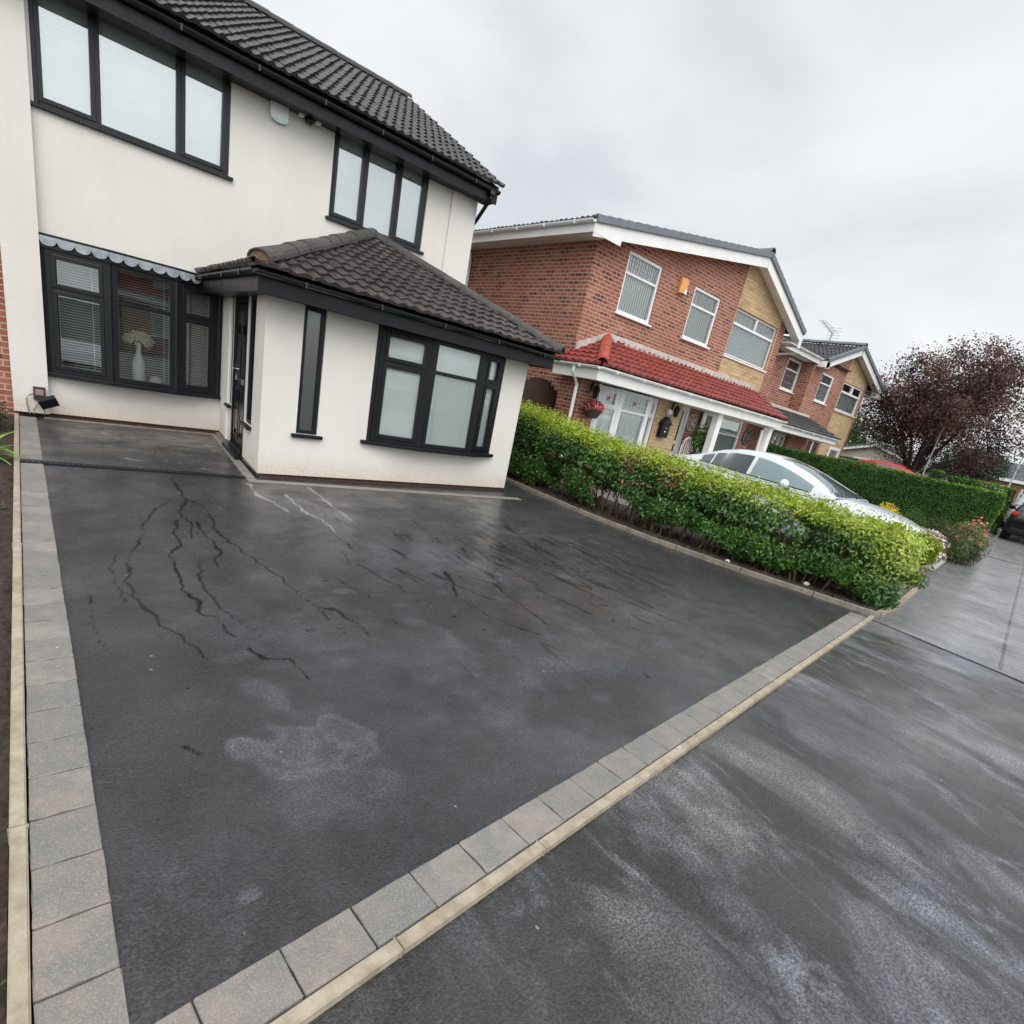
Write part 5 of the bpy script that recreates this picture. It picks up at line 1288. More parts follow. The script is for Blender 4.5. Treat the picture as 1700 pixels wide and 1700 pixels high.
# ================================================================== vegetation
def unit(a): return a/np.maximum(np.linalg.norm(a, axis=1, keepdims=True), 1e-9)
def leaves(name, P, N, size, cols, mat, par=None, asp=0.5, six=False, g=None, org=None, spread=0.8):
    """one folded leaf per point: P base, N facing, size length"""
    g = g or rng; n = len(P)
    D = unit(N+g.normal(0, spread*0.6, (n, 3)))
    T = unit(np.cross(D, g.normal(0, 1, (n, 3)))); B = np.cross(D, T)
    s = size[:, None]
    if six:
        w = asp*s
        pts = [P, P+T*s*.30+B*w*.46+D*w*.10, P+T*s*.68+B*w*.40+D*w*.10, P+T*s-D*s*.10, P+T*s*.68-B*w*.40+D*w*.10, P+T*s*.30-B*w*.46+D*w*.10]
        V = np.stack(pts, 1).reshape(-1, 3); o = np.arange(n)[:, None]*6
        f = [np.concatenate([o+np.array([[0, 1, 2, 3]]), o+np.array([[0, 3, 4, 5]])])]
        c = np.repeat(cols, 6, axis=0)
    else:
        w = asp*s
        V = np.stack([P, P+T*s*.5+B*w*.5+D*w*.12, P+T*s, P+T*s*.5-B*w*.5+D*w*.12], 1).reshape(-1, 3); o = np.arange(n)[:, None]*4
        f = [np.concatenate([o+np.array([[0, 1, 2]]), o+np.array([[0, 2, 3]])])]
        c = np.repeat(cols, 4, axis=0)
    return np_mesh(name, V, f, mat, par, cols=c, org=org)
def sfield(P, f, seed, k=6):
    g = np.random.default_rng(seed); o = 0
    for i in range(k):
        d = g.normal(0, 1, 3); d /= np.linalg.norm(d)
        o = o+np.sin((P@d)*f*g.uniform(.6, 1.7)+g.uniform(0, 6.28))
    return o/math.sqrt(k/2)

# --- the hedge beside the drive
HG = thing('hedge', (7.55, 4.9, 0.04), 'waist-high glossy green hedge with lime yellow top beside the driveway', 'hedge')
def drive_hedge():
    n = 120000
    y = rng.uniform(1.50, 8.75, n); th = rng.uniform(0, 2*math.pi, n)
    kxv = np.interp(-y, -KX, KV)
    lump = 0.05*np.sin(y*4.1+.6)+.04*np.sin(y*9.3)+.03*np.sin(y*15.7+1)
    wide = np.interp(y, [1.6, 2.4, 3.6, 9], [1.46, 1.30, .92, .82])
    top = np.interp(y, [1.6, 2.2, 4.5, 6.3, 7.9, 8.8], [.93, .97, 1.08, 1.16, 1.32, 1.38])+.25*lump+.018*np.sin(y*23)
    bot = .10+.08*np.exp(-((y-4.6)/1.4)**2)+.06*np.sin(y*2.9+1.0)+.05*np.sin(y*6.3+.4)
    a = wide/2; b_ = (top-bot)/2; cx = kxv+.20+a; cz = (top+bot)/2
    c, s = np.cos(th), np.sin(th)
    e = 0.42
    ux = np.sign(c)*np.abs(c)**e; uz = np.sign(s)*np.abs(s)**e
    depth = np.abs(rng.normal(0, .14, n)); depth = np.where(rng.random(n) < .24, rng.uniform(0, .85, n), depth)
    endf = np.clip((y-1.50)/.22, 0, 1)**.5
    rr = (1-depth)*(1+lump*.8)
    x = cx+a*ux*rr*(.72+.28*endf); z = cz+b_*uz*rr*np.where(uz > 0, 1, .96)*(.85+.15*endf)
    P = np.stack([x, y, z], 1); P += rng.normal(0, .014, P.shape)
    cl = sfield(P, 11, 5)
    # hollows: thin places near the foot where stems and soil show
    hol = sfield(P, 4.2, 9)
    low = np.clip((.52-z)/.42, 0, 1)
    keep = ~((hol+low*2.1+.35*np.exp(-((y-4.6)/1.3)**2)+rng.normal(0, .25, n) > 1.95)) & ~((cl < -1.5) & (depth < .12) & (rng.random(n) < .6))
    keep &= (z > .06)
    P, y, z, cl, depth, top, ux, uz, lowk = P[keep], y[keep], z[keep], cl[keep], depth[keep], top[keep], ux[keep], uz[keep], low[keep]
    m = len(P)
    N = np.stack([ux*1.0, np.where(y < 1.9, -1.0, rng.normal(0, .25, m)), uz*.8+.35], 1)
    rel = z-(top-.02)
    young = np.clip((rel+.20)/.20, 0, 1)**1.2
    endy = np.clip((2.05-y)/.4, 0, 1)*np.clip((z-.30)/.4, 0, 1)
    young = np.clip(np.maximum(young, endy*.8)+rng.normal(0, .22, m)*(young > .03), 0, 1)
    young = np.where((rng.random(m) < .06) & (cl > .3), np.maximum(young, .55), young)
    dark = np.array([.026, .078, .013]); mid = np.array([.075, .200, .028]); lime = np.array([.36, .44, .026]); brown = np.array([.17, .085, .030])
    t = np.clip(.48+cl*.22+rng.normal(0, .28, m), 0, 1)[:, None]
    col = dark*(1-t)+mid*t
    col = col*(1-young[:, None])+lime*rng.uniform(.65, 1.25, (m, 1))*young[:, None]
    bs = sfield(P*np.array([1, 1, .4]), 5.5, 31)
    br = ((bs > 1.5) & (rng.random(m) < .4) & (rel > -.30)) | (rng.random(m) < .012)
    col[br] = brown*rng.uniform(.5, 1.4, (br.sum(), 1))
    yl = (rng.random(m) < .03) & (young > .3); col[yl] = np.array([.42, .36, .03])
    sz = rng.uniform(.038, .072, m)*(1-.18*young)
    leaves('leaves', P, N, sz, col, M['leaf'], HG, .55, True, spread=.75)
    # soft new shoots standing up from the top
    k_ = 1500
    ys = rng.uniform(1.7, 8.7, k_); kk = np.interp(-ys, -KX, KV); tp = np.interp(ys, [1.6, 2.2, 4.5, 6.3, 7.9, 8.8], [.93, .97, 1.08, 1.16, 1.32, 1.38])
    base = np.stack([kk+.25+rng.uniform(0, .72, k_), ys, tp-.05], 1)
    Ps, Ns, Cs = [], [], []
    for j in range(6):
        Ps.append(base+np.stack([rng.normal(0, .012, k_), rng.normal(0, .012, k_), .018*j+rng.uniform(0, .02, k_)*j], 1)); g = rng.uniform(0, 6.28, k_)
        Ns.append(np.stack([np.cos(g), np.sin(g), np.full(k_, .5)], 1)); Cs.append(np.array([.33, .42, .03])*rng.uniform(.6, 1.3, (k_, 1)))
    P2 = np.concatenate(Ps); leaves('new_shoots', P2, np.concatenate(Ns), rng.uniform(.028, .05, len(P2)), np.concatenate(Cs), M['leaf'], HG, .42, True, spread=.4)
    mb = MB(); r_ = random.Random(5)
    for i in range(150):
        yy = r_.uniform(1.85, 8.6); bx = kx(yy)+r_.uniform(.35, .75)
        p = Vector((bx, yy, .02)); pts = [p]
        d = Vector((r_.uniform(-.35, .35), r_.uniform(-.5, .5), 1)); h = r_.uniform(.45, .85)
        for q in range(1, 5): pts.append(p+d*(h*q/4)+Vector((r_.uniform(-.03, .03), r_.uniform(-.03, .03), 0)))
        mb.tube(pts, [.012*r_.uniform(.6, 1.5)*(1-.15*q) for q in range(5)], 6)
    mb.build('stems', M['twig'], HG)
drive_hedge()

# --- clipped conifer hedge between the two brick houses
def conifer(label, pts, thick, ztop, n, seed, lime_end=True, name='hedge', group=None):
    g = np.random.default_rng(seed)
    a, b_ = np.array(pts[0], float), np.array(pts[1], float); d = b_-a; L = np.linalg.norm(d); d /= L; nn = np.array([-d[1], d[0]])
    if nn[0] > 0: nn = -nn           # towards the viewer side (-x)
    H = thing(name, (a[0], a[1], gz(a[0])), label, 'hedge', group)
    S = np.array([L*1.6, L*thick*1.3, L*.5, thick*1.8]); S[0:1] *= 1.4
    face = g.choice(4, n, p=S/S.sum()); t = g.uniform(0, 1, n); u = g.uniform(0, 1, n); z0 = gz(float((a[0]+b_[0])/2))
    hgt = ztop-z0
    s = np.where(face == 3, 1.0, t); v = np.where(face == 0, 0, np.where(face == 1, u, np.where(face == 2, 1.0, u))); w = np.where(face == 1, 1.0, np.where(face == 3, t, g.uniform(0, 1, n)))
    XY = a+d*(s*L)[:, None]-nn*(v*thick)[:, None]
    zz = z0+w*hgt
    N = np.where((face == 0)[:, None], [nn[0], nn[1], .1], np.where((face == 1)[:, None], [0, 0, 1.0], np.where((face == 2)[:, None], [-nn[0], -nn[1], .1], [d[0], d[1], .1])))
    P = np.concatenate([XY, zz[:, None]], 1)
    # rounded top arrises, gentle bulges
    bul = sfield(P, 2.6, seed+1)*.025+sfield(P, 9, seed+2)*.012
    P = P+N*(bul-np.abs(g.normal(0, .03, n)))[:, None]
    m = n; cl = sfield(P, 14, seed+3)
    young = np.clip((P[:, 2]-ztop+.05)/.07, 0, 1)*(.35+.65*np.clip((s-.35)/.5, 0, 1))
    if lime_end: young = np.maximum(young, (face == 3)*.75)
    young = np.clip(young+g.normal(0, .15, m)*(young > .05), 0, 1)[:, None]
    tt = np.clip(.5+cl*.22+g.normal(0, .25, m), 0, 1)[:, None]
    col = np.array([.014, .050, .008])*(1-tt)+np.array([.045, .125, .016])*tt
    col = col*(1-young)+np.array([.20, .36, .03])*g.uniform(.6, 1.2, (m, 1))*young
    leaves('foliage', P, N, g.uniform(.04, .085, m), col, M['leafmatt'], H, .42, False, g, spread=.9)
    mb = MB(); i = .25
    while i < L-.1:
        p = a+d*i-nn*thick*.5; mb.tube([(p[0], p[1], z0-.1), (p[0]+.05, p[1], z0+hgt*.5), (p[0], p[1]+.04, z0+hgt*.85)], [.035, .025, .01], 6); i += .5
    mb.M = None; mb.build('stems', M['bark'], H)
    # added solid core, coloured dark for the shade inside the clipped mass
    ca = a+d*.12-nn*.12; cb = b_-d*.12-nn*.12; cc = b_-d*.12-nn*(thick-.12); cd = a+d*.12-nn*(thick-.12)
    mb = MB(); mb.prism([(q[0], q[1], z0+.05) for q in (ca, cb, cc, cd)], (0, 0, hgt-.16)); mb.build('shade_core', simple('dark_shade_core', (.018, .026, .010), .95, .5, 20), H)
    return H
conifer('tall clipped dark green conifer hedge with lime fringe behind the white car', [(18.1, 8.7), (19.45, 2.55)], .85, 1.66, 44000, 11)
conifer('small square-clipped light green hedge seen over the long conifer hedge, left piece', [(24.2, 5.45), (24.2, 5.08)], .5, 1.99, 3200, 14, False)
conifer('light green clipped hedge seen over the conifer hedge in front of the grey-roofed bungalow', [(24.2, 4.84), (24.8, 3.0)], .8, 1.90, 9000, 17, False)
conifer('low dark hedge before the pale gable of the bungalow', [(31.0, 11.3), (31.0, 8.9)], .8, 1.88, 7000, 19, False)

def shrub(name, label, cat, c, r, n, size, ca, cb, seed, mat='leafmatt', group=None, flat=1.0, flowers=None, stems=7, asp=.45, shell=.35, six=False):
    g = np.random.default_rng(seed); T = thing(name, (c[0], c[1], gz(c[0])), label, cat, group)
    r = np.array(r if hasattr(r, '__len__') else (r, r, r)); d = unit(g.normal(0, 1, (n, 3)))
    rad_ = 1-np.abs(g.normal(0, shell, n)); rad_ = np.where(rad_ < 0, g.uniform(0, 1, n), rad_)
    P = d*rad_[:, None]*r*(1+.10*sfield(d, 4, seed+1)+.06*sfield(d, 9, seed+2))[:, None]+np.array(c)
    k_ = P[:, 2] > gz(c[0])+.01; P, d = P[k_], d[k_]; m = len(P)
    t = np.clip(.5+.25*sfield(P, 9, seed+3)+g.normal(0, .25, m)+.25*d[:, 2], 0, 1)[:, None]
    col = np.array(ca)*(1-t)+np.array(cb)*t
    leaves('foliage', P, d, g.uniform(size*.6, size*1.2, m), col, M[mat], T, asp, six, g)
    if flowers:
        fc, fn, fs = flowers; d2 = unit(g.normal(0, 1, (fn, 3))+np.array([-.3, -.2, .8])); Q = d2*r*1.0+np.array(c)
        Qs = np.repeat(Q, 9, axis=0)+g.normal(0, fs*.25, (fn*9, 3)); fcol = np.repeat(np.array([fc[i % len(fc)] for i in range(fn)]), 9, axis=0)*g.uniform(.75, 1.15, (fn*9, 1))
        leaves('flowers', Qs, np.repeat(d2, 9, axis=0), g.uniform(fs*.5, fs, fn*9), fcol, M['leafmatt'], T, .8, False, g)
    mb = MB(); r_ = random.Random(seed); z0 = gz(c[0])-.02
    for i in range(stems):
        e = Vector((c[0]+r_.uniform(-.6, .6)*r[0], c[1]+r_.uniform(-.6, .6)*r[1], c[2]+r_.uniform(-.1, .5)*r[2])); b0 = Vector((c[0]+r_.uniform(-.2, .2)*r[0], c[1]+r_.uniform(-.2, .2)*r[1], z0))
        mb.tube([b0, (b0+e)/2+Vector((0, 0, .05*r[2])), e], [.02*r[2]+.006, .012*r[2]+.004, .004], 6)
    mb.build('stems', M['twig'], T)
    return T
G1, G2 = (.03, .085, .012), (.085, .19, .03)
shrub('shrub', 'bright yellow rounded shrub in the front garden beyond the white car', 'shrub', (14.7, 3.75, .66), (.26, .30, .30), 1700, .055, (.38, .28, .015), (.62, .48, .03), 41)
shrub('shrub', 'small round dark shrub with bright green cap right of the yellow shrub', 'shrub', (15.0, 3.27, .66), (.24, .25, .27), 2200, .04, (.012, .045, .01), (.10, .19, .03), 42)
shrub('shrub', 'clipped olive green shrub below the conifer hedge, left of the coral rose', 'shrub', (15.6, 2.85, .58), (.30, .36, .33), 3200, .04, (.03, .055, .012), (.10, .12, .03), 43)
shrub('shrub', 'bushy olive and rust shrub spilling over the pavement edge', 'shrub', (14.75, 2.22, .46), (.55, .42, .50), 7000, .055, (.045, .075, .025), (.15, .17, .06), 44, flowers=([(.40, .19, .13), (.36, .24, .12)], 26, .05))
shrub('shrub', 'grey green feathery shrub at the foot of the conifer hedge', 'shrub', (16.6, 2.45, .48), (.5, .32, .40), 3000, .06, (.05, .085, .035), (.13, .17, .08), 45)
shrub('flowering_plant', 'pale pink and white flowering plant between hedge and rust shrub', 'plant', (12.4, 2.35, .40), (.45, .32, .34), 2200, .05, (.05, .08, .03), (.22, .20, .16), 46, flowers=([(.70, .58, .56), (.62, .44, .46), (.75, .70, .66)], 60, .07))
shrub('rose_bush', 'rose bush with coral pink blooms standing against the conifer hedge', 'rose bush', (15.6, 2.30, .66), (.22, .24, .36), 700, .055, (.04, .09, .02), (.13, .16, .05), 47, flowers=([(.75, .17, .13), (.80, .30, .22)], 9, .10), shell=.6)
shrub('variegated_plant', 'cream and green variegated plant at the street end of the hedge', 'plant', (9.35, 1.98, .27), (.55, .20, .24), 1500, .075, (.15, .21, .05), (.62, .60, .30), 48, mat='leaf', six=True)
shrub('shrub', 'low dark green shrub in the soil beside the brick strip at the left edge', 'shrub', (-.45, 8.9, .16), (.28, .5, .22), 2600, .045, (.012, .03, .012), (.04, .075, .03), 49)
# potted plant and hanging basket at the brick house
pp = shrub('potted_plant', 'leafy green pot plant standing by the first porch column', 'plant', (13.72, 8.32, 1.42), (.40, .30, .40), 800, .13, G1, (.11, .23, .05), 51, mat='leaf', asp=.35, shell=.5)
mb = MB(); mb.lathe([(0, 0), (.15, 0), (.21, .95), (.18, .95), (.15, .5), (0, .5)], (13.72, 8.32, gz(13.7)), 16); mb.build('pot', M['terracotta'], pp)
hb = thing('hanging_basket', (9.06, 8.2, 1.4), 'hanging basket of red and pink flowers on the brick porch wall', 'hanging basket')
mb = MB(); mb.lathe([(0, -.2), (.12, -.18), (.21, -.02), (.22, 0), (.19, 0), (.1, -.1)], (9.06, 8.17, 1.60), 16); mb.build('basket', M['terracotta'], hb)
mb = MB()
for g_ in range(3): mb.tube([(9.06+.2*math.cos(g_*2.1), 8.17+.2*math.sin(g_*2.1), 1.6), (9.06, 8.17, 2.02)], .004, 5)
mb.tube([(9.06, 8.40, 1.95), (9.06, 8.38, 2.04), (9.06, 8.17, 2.04)], .010, 6); mb.build('chain', M['black'], hb)
q = unit(rng.normal(0, 1, (420, 3))); Pq = q*np.array([.24, .2, .12])+np.array([9.06, 8.17, 1.64]); cq = np.where((rng.random(420) < .55)[:, None], np.array([.55, .05, .08]), np.where((rng.random(420) < .4)[:, None], np.array([.65, .28, .30]), np.array([.05, .13, .03])))
leaves('flowers', Pq, q, rng.uniform(.04, .07, 420), cq, M['leafmatt'], hb, .7)

# strap-leaved plant and weeds in the left bed
def strap(c, n, L, seed, label, cola, colb):
    g = random.Random(seed); T = thing('strap_leaf_plant', c, label, 'plant')
    V = []; F = []; cols = []
    for i in range(n):
        a = g.uniform(0, 6.28); ln = L*g.uniform(.6, 1.1); w = g.uniform(.014, .024); el_ = g.uniform(.3, 1.2)
        d = Vector((math.cos(a), math.sin(a), 0)); sd_ = Vector((-d.y, d.x, 0)); o = len(V); K = 7; cc = [x*g.uniform(.7, 1.15) for x in (cola if g.random() < .5 else colb)]
        for k_ in range(K):
            t = k_/(K-1); p = Vector(c)+d*(ln*t*math.cos(el_*(1-.3*t)))+Vector((0, 0, ln*(t*math.sin(el_)-.75*t*t*math.cos(el_))+.01)); ww = w*(1-.85*t**2)
            V += [p-sd_*ww, p+Vector((0, 0, -.25*ww)), p+sd_*ww]; cols += [cc]*3
        for k_ in range(K-1): F += [(o+k_*3, o+k_*3+1, o+k_*3+4, o+k_*3+3), (o+k_*3+1, o+k_*3+2, o+k_*3+5, o+k_*3+4)]
    np_mesh('leaves', np.array(V), [np.array(F)], M['leaf'], T, cols=np.array(cols))
strap((-.33, 7.25, 0), 46, .42, 3, 'bright lime strap-leaved plant in the soil at the left edge', (.20, .33, .05), (.33, .46, .10))
g = np.random.default_rng(88); wd_ = []
for i in range(60):
    x, y_ = -.16-abs(g.normal(0, .25)), g.uniform(1.2, 9.5); k_ = g.integers(5, 14); wd_.append(np.array([x, y_, -.01])+g.normal(0, .02, (k_, 3))*np.array([1, 1, .4]))
P = np.concatenate(wd_); w_ = leaves('weeds', P, np.tile([0, 0, 1.0], (len(P), 1)), g.uniform(.012, .035, len(P)), np.array([.06, .12, .03])*g.uniform(.5, 2.2, (len(P), 1)), M['leafmatt'], None, .5); w_['kind'] = 'stuff'; w_['label'] = 'small scattered weeds and leaf litter on the dark soil'

# --- trees
def tree(name, label, c, H, cr, cc, n, size, ca, cb, seed, trunk_r=.16, spread=1.0, group=None, airy=.5, z0=None):
    """limbs grown outwards, leaf clumps gathered round their ends"""
    g = np.random.default_rng(seed); r_ = random.Random(seed); z0 = gz(c[0]) if z0 is None else z0
    T = thing(name, (c[0], c[1], z0), label, 'tree', group); ends = []
    mb = MB(); base = Vector((c[0], c[1], z0-.05)); cc = Vector(cc)
    fork = base+Vector((cc.x-c[0], cc.y-c[1], 0))*.12+Vector((0, 0, (cc.z-cr[2]-z0)*.75+.25))
    mb.tube([base, base.lerp(fork, .5)+Vector((.03, -.04, 0)), fork], [trunk_r*1.25, trunk_r, trunk_r*.9], 10); mb.build('trunk', M['bark'], T)
    mb = MB(); nl = 11
    for i in range(nl):
        a = 6.283*i/nl+r_.uniform(-.3, .3); e = r_.uniform(-.75, 1.2); d = Vector((math.cos(a)*math.cos(e)*cr[0], math.sin(a)*math.cos(e)*cr[1], math.sin(e)*cr[2]))*r_.uniform(.6, .9)
        tip = cc+d; m1 = fork.lerp(tip, .45)+Vector((r_.uniform(-.2, .2), r_.uniform(-.2, .2), r_.uniform(0, .35)))
        mb.tube([fork, m1, tip], [trunk_r*.55, trunk_r*.32, trunk_r*.09], 7); ends.append(tip)
        for j in range(9):
            t = r_.uniform(.35, 1); p = m1.lerp(tip, t) if t > .4 else fork.lerp(m1, t*2)
            q = p+Vector((r_.gauss(0, .42)*cr[0], r_.gauss(0, .42)*cr[1], r_.gauss(.12, .36)*cr[2]))
            v = Vector(((q.x-cc.x)/cr[0], (q.y-cc.y)/cr[1], (q.z-cc.z)/cr[2]))
            if v.length > 1: q = cc+Vector((v.x*cr[0], v.y*cr[1], v.z*cr[2]))/v.length*r_.uniform(.80, 1.05)
            mb.tube([p, p.lerp(q, .5)+Vector((0, 0, .08)), q], [trunk_r*.16, trunk_r*.1, trunk_r*.04], 5); ends.append(q); ends.append(p.lerp(q, .55))
    mb.build('limbs', M['bark'], T)
    E = np.array([tuple(e) for e in ends]); k_ = g.integers(0, len(E), n); sp = np.array(cr)*.16*spread
    w = g.uniform(.35, 1.35, len(E))[k_]
    P = E[k_]+g.normal(0, 1, (n, 3))*sp*w[:, None]
    rel = (P-np.array(tuple(cc)))/np.array(cr); rn = np.linalg.norm(rel, axis=1)
    P = P[rn < 1.14]; rel = rel[rn < 1.14]; m = len(P)
    hole = sfield(P, 2.2/airy, seed+5); keep = (hole < 1.15) | (g.random(m) < .35); P, rel = P[keep], rel[keep]; m = len(P)
    t = np.clip(.45+.28*sfield(P, 3.2, seed+7)+.2*rel[:, 2]+g.normal(0, .22, m), 0, 1)[:, None]
    col = np.array(ca)*(1-t)+np.array(cb)*t
    leaves('foliage', P, unit(rel+g.normal(0, .6, (m, 3))), g.uniform(size*.6, size*1.25, m), col, M['leafmatt'], T, .6, False, g)
    return T
tree('copper_tree', 'large spreading copper purple tree with airy crown beyond the conifer hedge', (29.0, 7.25), 7.4, (2.95, 3.3, 2.8), (29.0, 6.7, 4.35), 62000, .10, (.046, .023, .023), (.150, .078, .068), 61, .17, .84, airy=.42)
tree('broadleaf_tree', 'mid green tree showing between the farther brick house and the copper tree', (47, 16.3), 6, (2.6, 2.6, 2.2), (47, 16.3, 3.6), 9000, .17, (.02, .055, .012), (.075, .14, .035), 62, .15)
tree('broadleaf_tree', 'dark blue-green tree low behind the copper tree, left of the grey bungalow roof', (40, 7.2), 4.5, (1.9, 1.8, 1.25), (40, 7.3, 2.75), 9000, .13, (.012, .03, .018), (.045, .085, .045), 63, .12)

# ================================================================== cars
def interp(v, xs, ys): return float(np.interp(v, xs, ys))
def car(label, Mx, paint, prof_body, prof_roof, W=.89, belt=None, glass_side=None, L=4.5, cat='car', name='parked_car', zb=.20, wheel_r=.33, axles=(.78, 3.62), mir=None, ws=None, rw=None):
    """local y from tail (0) to nose (L), x across, z up; prof_* lists of (y, z)"""
    loc = Mx @ Vector((0, L/2, 0)); T = thing(name, tuple(loc), label, cat)
    by, bz = zip(*prof_body); ry, rz = zip(*prof_roof)
    def hw(y):
        t = y/L; return W*(1-.16*max(0, (t-.80)/.2)**2-.13*max(0, (.14-t)/.14)**2)
    ys = np.linspace(0, L, 49)
    V = []; F = []; K = 13
    for y in ys:
        w = hw(y); zt = interp(y, by, bz); endp = min(1, min(y, L-y)/.12); zl = zb+.10*(1-endp); half = [(w*.80, zl), (w*.97, zl+.10), (w, zl+.32), (w*.985, zt-.17), (w*.93, zt-.05), (w*.72, zt+.0), (0, zt+.025)]
        full = [(-x, z) for x, z in half]+[(x, z) for x, z in half[::-1][1:]]
        yy = y
        V += [(x, yy, z) for x, z in full]
    for i in range(len(ys)-1):
        for k_ in range(K-1): F.append((i*K+k_, i*K+k_+1, (i+1)*K+k_+1, (i+1)*K+k_))
        F.append((i*K+K-1, i*K, (i+1)*K, (i+1)*K+K-1))
    F += [tuple(range(K))[::-1], tuple(range((len(ys)-1)*K, len(ys)*K))]
    mb = MB(Mx); mb.add(V, F); body = mb.build('body', paint, T, smooth=True)
    # cabin
    y0, y1 = ry[0], ry[-1]; gs = np.linspace(y0, y1, 41); V = []; F = []; K = 11
    def sec(y):
        zt = interp(y, by, bz)-.03; zr = max(zt+.005, interp(y, ry, rz)); wb = hw(y)*.93; f = min(1, (zr-zt)/.40); wr = wb-.20*f
        return zt, zr, wb, wr
    for y in gs:
        zt, zr, wb, wr = sec(y); zs = zt+(zr-zt)*.86
        half = [(wb, zt), (wb-(wb-wr)*.5, zt+(zs-zt)*.5), (wr, zs), (wr*.86, zt+(zr-zt)*.955), (wr*.5, zr-.006*min(1, (zr-zt)/.3)), (0, zr)]
        V += [(-x, y, z) for x, z in half]+[(x, y, z) for x, z in half[::-1][1:]]
    for i in range(len(gs)-1):
        for k_ in range(K-1): F.append((i*K+k_, i*K+k_+1, (i+1)*K+k_+1, (i+1)*K+k_))
    mb = MB(Mx); mb.add(V, F); mb.build('roof', paint, T, smooth=True)
    # side glass panels
    ry_in = np.linspace(y0, y1, 41)
    for sgn in (-1, 1):
        for (a, b_, gm, nm) in glass_side:
            V = []; F = []; yy = np.linspace(a, b_, 15)
            for y in yy:
                zt, zr, wb, wr = sec(y); zs = zt+(zr-zt)*.86; lo = zt+.065; hi = max(lo+.004, zs-.035)
                for q in range(4):
                    z = lo+(hi-lo)*q/3; f = (z-zt)/max(.01, zs-zt); V.append((sgn*(wb-(wb-wr)*f+.006), y, z))
            for i in range(14):
                for q in range(3): F.append((i*4+q, i*4+q+1, i*4+q+5, i*4+q+4))
            mb = MB(Mx); mb.add(V, F); mb.build(nm, gm, T, smooth=True)
    for rng_, nm, gm in ((ws, 'windscreen', M['carglass']), (rw, 'rear_window', M['glassdark'])):
        V = []; F = []; yy = np.linspace(rng_[0], rng_[1], 11)
        for y in yy:
            zt, zr, wb, wr = sec(y)
            for q in range(9):
                x = (-1+2*q/8)*wr*.88; V.append((x, y, zr+.010-abs(x/max(wr, .01))**2*.05*min(1, (zr-zt)/.3)))
        for i in range(10):
            for q in range(8): F.append((i*9+q, i*9+q+1, i*9+q+10, i*9+q+9))
        mb = MB(Mx); mb.add(V, F); mb.build(nm, gm, T, smooth=True)
    for sx in (-1, 1):
        for ay in axles:
            wm = Mx @ Matrix.Translation((sx*(hw(ay)-.10), ay, wheel_r)) @ Matrix.Rotation(rad(90)*sx, 4, 'Y')
            mb = MB(wm); R_ = wheel_r; mb.lathe([(R_*.60, -.10), (R_*.94, -.10), (R_, -.06), (R_, .07), (R_*.94, .115), (R_*.66, .115), (R_*.62, .10)], (0, 0, 0), 28); w_ = mb.build('wheel', M['tyre'], T, smooth=False)
            mb = MB(wm); mb.lathe([(R_*.66, .10), (R_*.60, .116), (R_*.56, .10), (R_*.54, .05)], (0, 0, 0), 28)
            for q in range(5):
                a = q*2*math.pi/5; m2 = MB(); m2.box(-.028, .028, .02, R_*.60, .075, .105)
                rm = Matrix.Rotation(a, 4, 'Z'); mb.add([rm @ v for v in m2.v], m2.f)
            mb.lathe([(0, .11), (.06, .11), (.065, .08), (.0, .08)], (0, 0, 0), 14); mb.build('rim', M['alloy'], w_)
            mb = MB(wm); mb.lathe([(R_*1.13, .05), (R_*1.13, .108), (0, .108-.06), (0, .03)], (0, 0, 0), 28); mb.build('wheel_arch', M['tyre'], T)
        my = mir if mir else max(ws)-.42; zt = interp(my, by, bz)
        mb = MB(Mx); mb.ball((sx*(W+.09), my, zt+.07), (.115, .07, .078), 14, 9); mi = mb.build('mirror', paint, T, smooth=True)
        mb = MB(Mx); mb.ball((sx*(W+.085), my-.022, zt+.07), (.095, .06, .062), 12, 8); mb.tube([(sx*(W-.10), my+.02, zt-.01), (sx*(W+.05), my, zt+.02)], .028, 7); mb.build('mirror_base', M['black'], mi)
    return T, hw
def tail(T, Mx, W, z, plate=True):
    for sx in (-1, 1):
        mb = MB(Mx); mb.box(sx*W*.9-.07, sx*W*.9+.07, -.012, .12, z+.02, z+.14); mb.build('tail_light', M['redlamp'], T, bevel=.02)
    if plate:
        mb = MB(Mx); mb.box(-.26, .26, -.022, .01, z-.22, z-.11); mb.build('number_plate', M['plate'], T, bevel=.004)
    mb = MB(Mx); mb.box(-W*.85, W*.85, -.05, .06, .30, .42); mb.build('bumper', M['black'], T, bevel=.02)

# white four-door coupe on the neighbour's drive, nose to the street
WX = Matrix.Translation((10.43, 6.62, gz(10.4)-.01)) @ Matrix.Rotation(rad(180), 4, 'Z')
body = [(0, .95), (.10, 1.07), (.4, 1.10), (.9, 1.08), (1.6, 1.03), (2.4, 1.0), (3.1, .99), (3.35, 1.03), (3.7, 1.01), (4.15, .93), (4.45, .82), (4.62, .66), (4.69, .5)]
roof = [(.50, 1.10), (.85, 1.24), (1.2, 1.395), (1.5, 1.470), (1.8, 1.495), (2.1, 1.485), (2.4, 1.425), (2.7, 1.335), (3.05, 1.20), (3.42, 1.045)]
wc, whw = car('sleek white four-door car parked on the neighbouring drive behind the hedge', WX, M['whitecar'], body, roof, .90, glass_side=[(.92, 1.12, M['glassdark'], 'quarter_window'), (1.15, 1.86, M['glassdark'], 'rear_side_window'), (1.93, 3.02, M['carglass'], 'front_side_window')], L=4.69, ws=(2.22, 3.40), rw=(.56, 1.2), mir=2.64, axles=(.92, 3.62))
tail(wc, WX, .86, .80)
